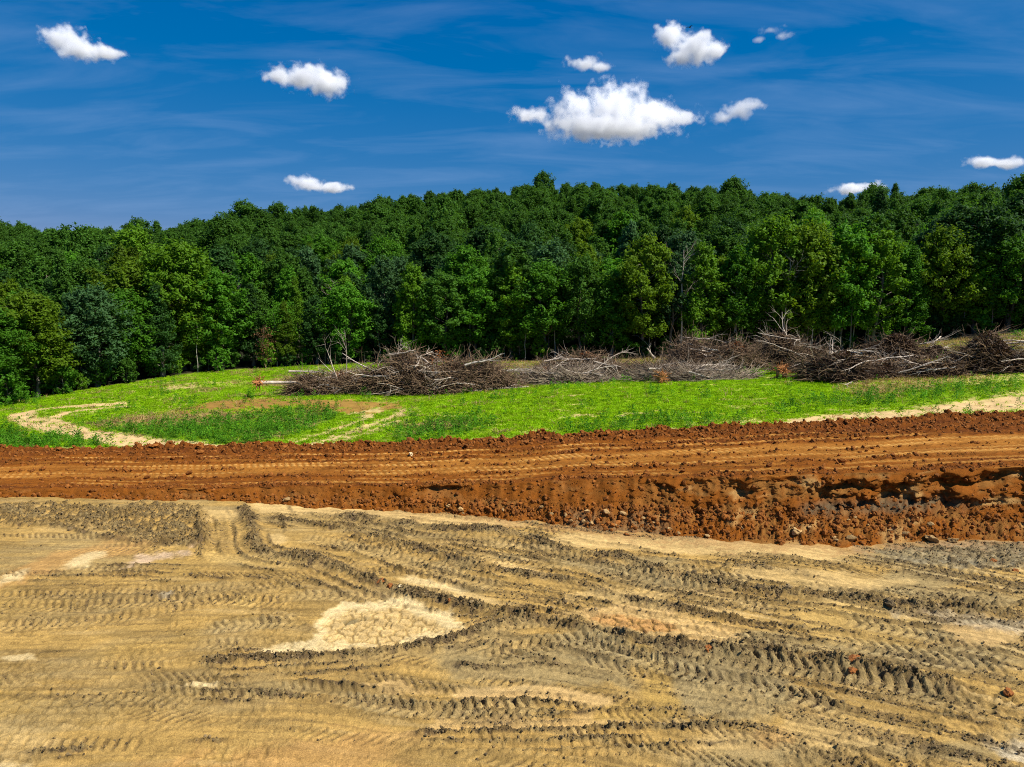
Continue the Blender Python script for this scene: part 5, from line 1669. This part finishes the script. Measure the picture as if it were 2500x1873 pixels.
scatter('dry_grass', np.stack([x, y, z - 0.01], -1), rots(len(x)), rg.uniform(0.5, 1.3, len(x)), rg.integers(0, 4, len(x)), coll, 'pale dry grass in patches of the meadow', 'dry grass')

# ------------------------------------------------------------------ gravel, clods and stones
ROCKS = [rock_mesh(500 + i, 1, 0.4, 0.75) for i in range(6)]
for m_ in ROCKS: m_.materials.append(M_STONE)
CLODS = [rock_mesh(520 + i, 1, 0.5, 0.8) for i in range(6)]
for m_ in CLODS: m_.materials.append(M_CLOD)
TANS = [rock_mesh(540 + i, 1, 0.4, 0.75) for i in range(4)]
for m_ in TANS: m_.materials.append(M_TANSTONE)


def grid_pick(W, n):
    p = W.ravel() / W.sum()
    return np.unravel_index(rg.choice(p.size, n, p=p), W.shape)


inside = (np.abs(TH) < math.radians(40.4))[None, :]
cellA = PIT_R ** 1.0
i, j = grid_pick(np.where(inside, np.clip(PIT_G - 0.30, 0, 1) ** 1.4 * cellA, 0), 52000)
r = PIT_R[i, j] + rg.normal(0, 0.03, len(i)); th = TH[j] + rg.normal(0, 0.0008, len(i))
pos = np.stack([r * np.sin(th), r * np.cos(th), PIT_Z[i, j] + 0.012], -1)
coll = source_collection('gravel_stone', ROCKS, [M_STONE] * 6)
scatter('gravel', pos, rg.uniform(0, 6.28, (len(i), 3)), 0.012 + 0.05 * rg.uniform(0, 1, len(i)) ** 4, rg.integers(0, 6, len(i)), coll, 'dark broken shale gravel in ridges across the pit floor', 'gravel')

nface_ = RFc.shape[0]
bx_, by_, bz_ = BANK_V[..., 0], BANK_V[..., 1], BANK_V[..., 2]
wb = np.concatenate([(0.25 + 1.1 * tal) * np.clip(zc, 0.25, 2.0) * 0.9, np.clip(crumb, 0, 1) ** 2 * (1 - 0.85 * track) * 1.0], 0)
wb = np.where(inside, wb, 0); wb[:2] = 0; wb[-2:] = 0
wb2 = wb.copy(); wb2[:nface_] *= 0.22
i, j = grid_pick(wb2, 26000)
pos = np.stack([bx_[i, j], by_[i, j], bz_[i, j] + 0.01], -1) + rg.normal(0, 0.03, (len(i), 3)) * np.array([1, 1, 0.2])
coll = source_collection('clay_crumb', CLODS, [M_CLOD] * 6)
scatter('clay_crumbs', pos, rg.uniform(0, 6.28, (len(i), 3)), 0.028 + 0.15 * rg.uniform(0, 1, len(i)) ** 5, rg.integers(0, 6, len(i)), coll, 'loose red clay crumbs strewn over the red bank', 'clay crumbs')

# individual clods: the larger ones one could pick up
used = []


def clod(x, y, z, s_, mesh, label, group, name='clod', cat='clod', rot=None):
    o = add(name, mesh, None)
    o.location = (x, y, z + s_ * 0.35)
    o.scale = (s_ * rg.uniform(0.8, 1.5), s_ * rg.uniform(0.8, 1.3), s_ * rg.uniform(0.65, 1.05))
    o.rotation_euler = (rg.normal(0, 0.3), rg.normal(0, 0.3), rg.uniform(0, 6.28)) if rot is None else rot
    tag(o, label, cat, group)
    return o


def zone_of(x, y, z):
    u = 1250 + FPX * x / (y * CP - (z - CAM_H) * SP)
    return ['far left', 'left', 'middle', 'right', 'far right'][int(np.clip(u // 500, 0, 4))]


nface = RFc.shape[0]
wfar = wb.copy(); wfar[:nface + int(0.78 * NB)] = 0
i, j = grid_pick(np.where(np.abs(TH)[None, :] < 0.64, wfar, 0), 85)
for a, b in zip(i, j):
    s_ = float(0.11 + 0.16 * rg.uniform() ** 2.5)
    zl = zone_of(bx_[a, b], by_[a, b], bz_[a, b])
    clod(bx_[a, b], by_[a, b], bz_[a, b], s_, CLODS[rg.integers(6)], 'red clay clod on the crumbly rear crest of the bank, %s of the photo' % zl, 'clods on the rear crest, %s' % zl)
wmid = wb.copy(); wmid[:nface + 4] = 0; wmid[nface + int(0.78 * NB):] = 0
i, j = grid_pick(np.where(np.abs(TH)[None, :] < 0.64, wmid, 0), 55)
for a, b in zip(i, j):
    s_ = float(0.11 + 0.15 * rg.uniform() ** 2)
    zl = zone_of(bx_[a, b], by_[a, b], bz_[a, b])
    clod(bx_[a, b], by_[a, b], bz_[a, b], s_, CLODS[rg.integers(6)], 'red clay clod between wheel tracks on the bank top, %s of the photo' % zl, 'clods on the bank top, %s' % zl)
wtoe = np.zeros_like(wb); wtoe[3:int(0.42 * nface)] = np.linspace(1.6, 0.5, int(0.42 * nface) - 3)[:, None] * sst(-0.25, 0.05, TH)[None, :]
i, j = grid_pick(np.where(np.abs(TH)[None, :] < 0.64, wtoe, 0), 95)
for a, b in zip(i, j):
    s_ = float(0.09 + 0.16 * rg.uniform() ** 2.2)
    zl = zone_of(bx_[a, b], by_[a, b], bz_[a, b])
    tan = rg.uniform() < 0.45
    clod(bx_[a, b], by_[a, b], bz_[a, b], s_, TANS[rg.integers(4)] if tan else CLODS[rg.integers(6)],
         '%s at the foot of the bank face, %s of the photo' % ('tan stone' if tan else 'red-brown clod', zl), '%s at the bank foot, %s' % ('tan stones' if tan else 'red-brown clods', zl), 'stone' if tan else 'clod', 'stone' if tan else 'clod')
i, j = grid_pick(np.where((np.abs(TH)[None, :] < 0.60) & (PIT_R > 21), PIT_G ** 3 * cellA, 0), 60)
for a, b in zip(i, j):
    x, y, z = PIT_R[a, b] * math.sin(TH[b]), PIT_R[a, b] * math.cos(TH[b]), PIT_Z[a, b]
    zl = zone_of(x, y, z)
    clod(x, y, z, float(0.06 + 0.09 * rg.uniform() ** 2), ROCKS[rg.integers(6)], 'dark shale lump on a gravel ridge of the pit floor, %s of the photo' % zl, 'shale lumps on the pit floor, %s' % zl, 'stone', 'stone')
# the ones that stand out
M_RUST = simple_mat('rust_clay', (0.27, 0.095, 0.022), var=0.5, scale=2.0, bump=0.08)
M_PALESTONE = simple_mat('pale_stone', (0.70, 0.55, 0.30), var=0.2, scale=2.0, bump=0.03)
for n_, (u, v, s_, mt, lab) in enumerate([
        (2085, 1612, 0.22, M_RUST, 'large rust-red clod on the wheel tracks at the right, upper of the pair'),
        (2080, 1638, 0.19, M_RUST, 'rust-red clod touching the larger one from below, at the right'),
        (1728, 1588, 0.20, M_RUST, 'rust-brown clod on the long diagonal gravel ridge'),
        (2460, 1692, 0.15, M_RUST, 'brown-orange clod near the right border of the pit floor'),
        (930, 1421, 0.16, M_RUST, 'red clod on the diagonal gravel ridge above the dried puddle, left of two'),
        (950, 1433, 0.16, M_RUST, 'red clod on the diagonal gravel ridge above the dried puddle, right of two'),
        (978, 1440, 0.10, M_PALESTONE, 'small white stone beside the two red clods above the dried puddle'),
        (1100, 1473, 0.12, M_RUST, 'small red clod at the right rim of the dried puddle'),
        (1855, 1443, 0.19, M_STONE, 'dark grey rock on the right of the pit floor, left of two'),
        (1925, 1437, 0.18, M_STONE, 'dark grey rock on the right of the pit floor, right of two'),
        (2425, 1373, 0.14, M_RUST, 'red clod lying on pale gravel below the bank at the right'),
        (2478, 1392, 0.14, M_RUST, 'red clod at the right border on the pale gravel'),
        (1530, 1302, 0.13, M_RUST, 'single red clod on the pale strip below the bank'),
        (2170, 1482, 0.20, M_STONE, 'dark rock on the broad gravel ridge at the right')]):
    g = ground_at(u, v, 0.05)
    m_ = rock_mesh(600 + n_, 3, 0.9, 0.8); m_.materials.append(mt)
    clod(g[0], g[1], pit_z(g[0], g[1]) - 0.03, s_, m_, lab, None, 'stone' if mt in (M_STONE, M_PALESTONE) else 'clod', 'stone' if mt in (M_STONE, M_PALESTONE) else 'clod')


def bank_near(u, v, z):
    g = ground_at(u, v, z)
    d = (bx_ - g[0]) ** 2 + (by_ - g[1]) ** 2
    a, b = np.unravel_index(np.argmin(d), d.shape)
    return bx_[a, b], by_[a, b], bz_[a, b]


for n_, (u, v, z, s_, mt, lab) in enumerate([
        (1003, 1128, 0.9, 0.17, M_PALESTONE, 'pale squared stone lying on the tracks of the bank top'),
        (490, 1095, 0.7, 0.34, M_CLOD, 'largest red clod on the rear crest at the left'),
        (375, 1100, 0.6, 0.26, M_CLOD, 'red clod on the rear crest left of the largest one'),
        (2390, 1010, 3.2, 0.30, M_CLOD, 'red clod standing out on the rear crest near the right border'),
        (2290, 1300, 0.6, 0.30, M_TANSTONE, 'largest tan block in the rubble below the hollow'),
        (2345, 1315, 0.3, 0.22, M_TANSTONE, 'tan rock in the rubble right of the largest block'),
        (1945, 1296, 0.4, 0.26, M_TANSTONE, 'tan rock at the bank foot left of the hollow'),
        (700, 1216, 0.3, 0.2, M_TANSTONE, 'pale tan rock low on the bank left of the middle')]):
    x, y, zz_ = bank_near(u, v, z)
    m_ = rock_mesh(650 + n_, 3, 0.8, 0.8); m_.materials.append(mt)
    clod(x, y, zz_, s_, m_, lab, None, 'clod' if mt is M_CLOD else 'stone', 'clod' if mt is M_CLOD else 'stone')

# ------------------------------------------------------------------ clouds: soft volumes far off
def cloud(label, blobs, dens=1.0, seed=0, alt=1100.0, group='fair-weather clouds'):
    """blobs: (u, v, half width, half height, weight) in the 2212 wide view"""
    blobs = [(b[0], b[1], b[2] * 0.95, b[3] * 0.92, 1) for b in blobs]
    us = np.array([b[0] for b in blobs]) * S2; vs = np.array([b[1] for b in blobs]) * S2
    u0, v0 = us.mean(), vs.mean()
    ray = at_depth(u0, v0, 1.0) - Vector((0, 0, CAM_H))
    y = min(alt / ray.z, 9000.0)
    c = at_depth(u0, v0, y)
    slant = y * CP - (c.z - CAM_H) * SP
    mpp = slant / FPX * S2                                     # metres for one 2212-view pixel
    w = max(abs(b[0] * S2 - u0) / S2 + b[2] * 1.5 for b in blobs); h = max(abs(b[1] * S2 - v0) / S2 + b[3] * 1.6 for b in blobs)
    d_ = max(w * 0.5, h)
    m, N, L, out = new_mat('cloud_vapour')
    tc = N.new('ShaderNodeTexCoord')
    mp = N.new('ShaderNodeVectorMath'); mp.operation = 'MULTIPLY'; mp.inputs[1].default_value = (w, d_, h)     # back to view pixels
    L.new(tc.outputs['Object'], mp.inputs[0])
    tot = None
    for b in blobs:
        ax = (b[0] - u0 / S2, 0.0, -(b[1] - v0 / S2))
        s1 = N.new('ShaderNodeVectorMath'); s1.operation = 'SUBTRACT'; s1.inputs[1].default_value = ax
        L.new(mp.outputs[0], s1.inputs[0])
        s2 = N.new('ShaderNodeVectorMath'); s2.operation = 'DIVIDE'; s2.inputs[1].default_value = (b[2], max(b[2], b[3]) * 0.8, b[3])
        L.new(s1.outputs[0], s2.inputs[0])
        s3 = N.new('ShaderNodeVectorMath'); s3.operation = 'LENGTH'
        L.new(s2.outputs[0], s3.inputs[0])
        s4 = N.new('ShaderNodeMath'); s4.operation = 'SUBTRACT'; s4.inputs[0].default_value = 1.0; L.new(s3.outputs['Value'], s4.inputs[1])
        if tot is None: tot = s4.outputs[0]
        else:
            sm_ = N.new('ShaderNodeMath'); sm_.operation = 'SMOOTH_MAX'; sm_.inputs[2].default_value = 0.25
            L.new(tot, sm_.inputs[0]); L.new(s4.outputs[0], sm_.inputs[1]); tot = sm_.outputs[0]
    n1 = N.new('ShaderNodeTexNoise'); n1.noise_dimensions = '4D'
    n1.inputs['W'].default_value = seed * 3.7; n1.inputs['Scale'].default_value = 0.036; n1.inputs['Detail'].default_value = 5; n1.inputs['Roughness'].default_value = 0.55
    L.new(mp.outputs[0], n1.inputs['Vector'])
    a1 = N.new('ShaderNodeMath'); a1.operation = 'MULTIPLY_ADD'; a1.inputs[1].default_value = 3.2; a1.inputs[2].default_value = -1.62
    L.new(n1.outputs['Fac'], a1.inputs[0])
    a2 = N.new('ShaderNodeMath'); a2.operation = 'ADD'; L.new(tot, a2.inputs[0]); L.new(a1.outputs[0], a2.inputs[1])
    mr = N.new('ShaderNodeMapRange'); mr.interpolation_type = 'SMOOTHSTEP'
    mr.inputs['From Min'].default_value = 0.0; mr.inputs['From Max'].default_value = 0.95
    mr.inputs['To Max'].default_value = dens * 0.15 / mpp
    L.new(a2.outputs[0], mr.inputs['Value'])
    pv = N.new('ShaderNodeVolumePrincipled')
    pv.inputs['Color'].default_value = (0.9995, 0.9995, 0.9995, 1)
    pv.inputs['Anisotropy'].default_value = 0.0
    L.new(mr.outputs[0], pv.inputs['Density'])
    L.new(pv.outputs[0], out.inputs['Volume'])
    v_ = np.array([(a, b, c_) for a in (-1, 1) for b in (-1, 1) for c_ in (-1, 1)], float)
    f_ = np.array([(0, 1, 3, 2), (4, 6, 7, 5), (0, 4, 5, 1), (2, 3, 7, 6), (0, 2, 6, 4), (1, 5, 7, 3)])
    o = add('cloud', mesh_np('cloud', v_, f_, False), m)
    o.location = c
    o.scale = (w * mpp, d_ * mpp, h * mpp)
    o.rotation_euler = (-math.atan2(-(c.z - CAM_H), y) * 0 , 0, 0)
    tag(o, label, 'cloud', group)
    return o


cloud('largest white cloud with a grey base, right of the middle of the sky',
      [(1325, 228, 80, 48, 1), (1240, 234, 58, 40, 1), (1330, 272, 140, 28, 1), (1400, 245, 62, 34, 1), (1460, 254, 58, 20, 1), (1150, 248, 48, 17, 1), (1275, 275, 95, 26, 1)], 1.0, 1)
cloud('ragged white cloud just right of the largest cloud', [(1592, 240, 40, 22, 1), (1562, 256, 28, 16, 1), (1628, 228, 30, 12, 1)], 0.5, 2)
cloud('bright white cloud high in the right half of the sky', [(1450, 80, 46, 30, 1), (1500, 105, 60, 32, 1), (1540, 108, 36, 22, 1), (1480, 125, 45, 20, 1)], 1.0, 3)
cloud('small white cloud between the largest cloud and the bright high one', [(1260, 138, 44, 17, 1), (1290, 144, 32, 11, 1)], 0.7, 4)
cloud('white cloud near the upper left corner', [(145, 88, 50, 32, 1), (175, 108, 55, 24, 1), (230, 115, 50, 13, 1)], 0.9, 5)
cloud('arched white cloud left of the middle of the sky', [(660, 168, 78, 24, 1), (710, 180, 55, 26, 1), (610, 168, 48, 14, 1)], 0.9, 6)
cloud('small flat cloud low over the wood left of the middle', [(660, 394, 42, 16, 1), (705, 404, 60, 12, 1)], 0.9, 7, 700)
cloud('small flat cloud low at the right border', [(2125, 350, 42, 14, 1), (2165, 352, 50, 12, 1)], 0.9, 8, 800)
cloud('white cloud peeping over the wood at the right', [(1845, 408, 55, 13, 1), (1870, 402, 36, 12, 1)], 0.9, 9, 600)
cloud('faint wisp of cloud in the upper right', [(1665, 66, 30, 9, 1), (1685, 76, 26, 8, 1), (1640, 86, 16, 6, 1)], 0.22, 10)

# ------------------------------------------------------------------ a bird high over the pit
bp = at_depth(1683, 67, 95.0)
br = empty('bird', bp, 0.6)
tag(br, 'tiny black bird gliding in front of the bright high cloud', 'bird')
P = np.array([[(-0.22, 0, 0), (-0.10, 0, 0.01), (0.06, 0, 0.015), (0.17, 0, 0.02), (0.26, 0, 0.01)]])
v_, f_ = tubes(P, np.array([[0.012, 0.05, 0.065, 0.04, 0.01]]), 8)
add('body', mesh_np('bird_body', v_, f_, True), M_BIRD, br)
for sgn in (-1, 1):
    w_ = np.array([(0.12, 0, 0.03), (-0.06, 0, 0.03), (0.15, 0.22 * sgn, 0.14), (-0.04, 0.22 * sgn, 0.14), (0.02, 0.5 * sgn, 0.10), (-0.07, 0.46 * sgn, 0.10)])
    w2 = w_ - np.array([0, 0, 0.012])
    f_ = [(0, 1, 3, 2), (2, 3, 5, 4)] + [(6 + 2, 6 + 3, 6 + 1, 6 + 0), (6 + 4, 6 + 5, 6 + 3, 6 + 2)] + [(0, 2, 8, 6), (2, 4, 10, 8), (1, 7, 9, 3), (3, 9, 11, 5), (4, 5, 11, 10), (0, 6, 7, 1)]
    m_ = bpy.data.meshes.new('wing'); m_.from_pydata(np.vstack([w_, w2]).tolist(), [], f_)
    add('wing', m_, M_BIRD, br)
tv_ = [(-0.18, -0.02, 0.01), (-0.18, 0.02, 0.01), (-0.36, 0.07, 0.0), (-0.36, -0.07, 0.0), (-0.18, -0.02, 0.0), (-0.18, 0.02, 0.0), (-0.36, 0.07, -0.008), (-0.36, -0.07, -0.008)]
m_ = bpy.data.meshes.new('tail'); m_.from_pydata(tv_, [], [(0, 1, 2, 3), (7, 6, 5, 4), (0, 3, 7, 4), (1, 5, 6, 2), (2, 6, 7, 3), (0, 4, 5, 1)])
add('tail', m_, M_BIRD, br)

# ------------------------------------------------------------------ tell look-alikes apart by their place
def ordinal(n):
    if n <= len(ORD): return ORD[n - 1]
    return '%dth' % n


bpy.context.view_layer.update()
bylab = {}
for o in scene.objects:
    if o.parent is None and 'label' in o and 'kind' not in o:
        bylab.setdefault(o['label'], []).append(o)
for lab, obs in bylab.items():
    if len(obs) > 1:
        obs.sort(key=lambda o: o.location.x / max(o.location.y, 1.0))
        for n_, o in enumerate(obs):
            o['label'] = lab.replace(' of the photo', '') + ', %s from left' % ordinal(n_ + 1)
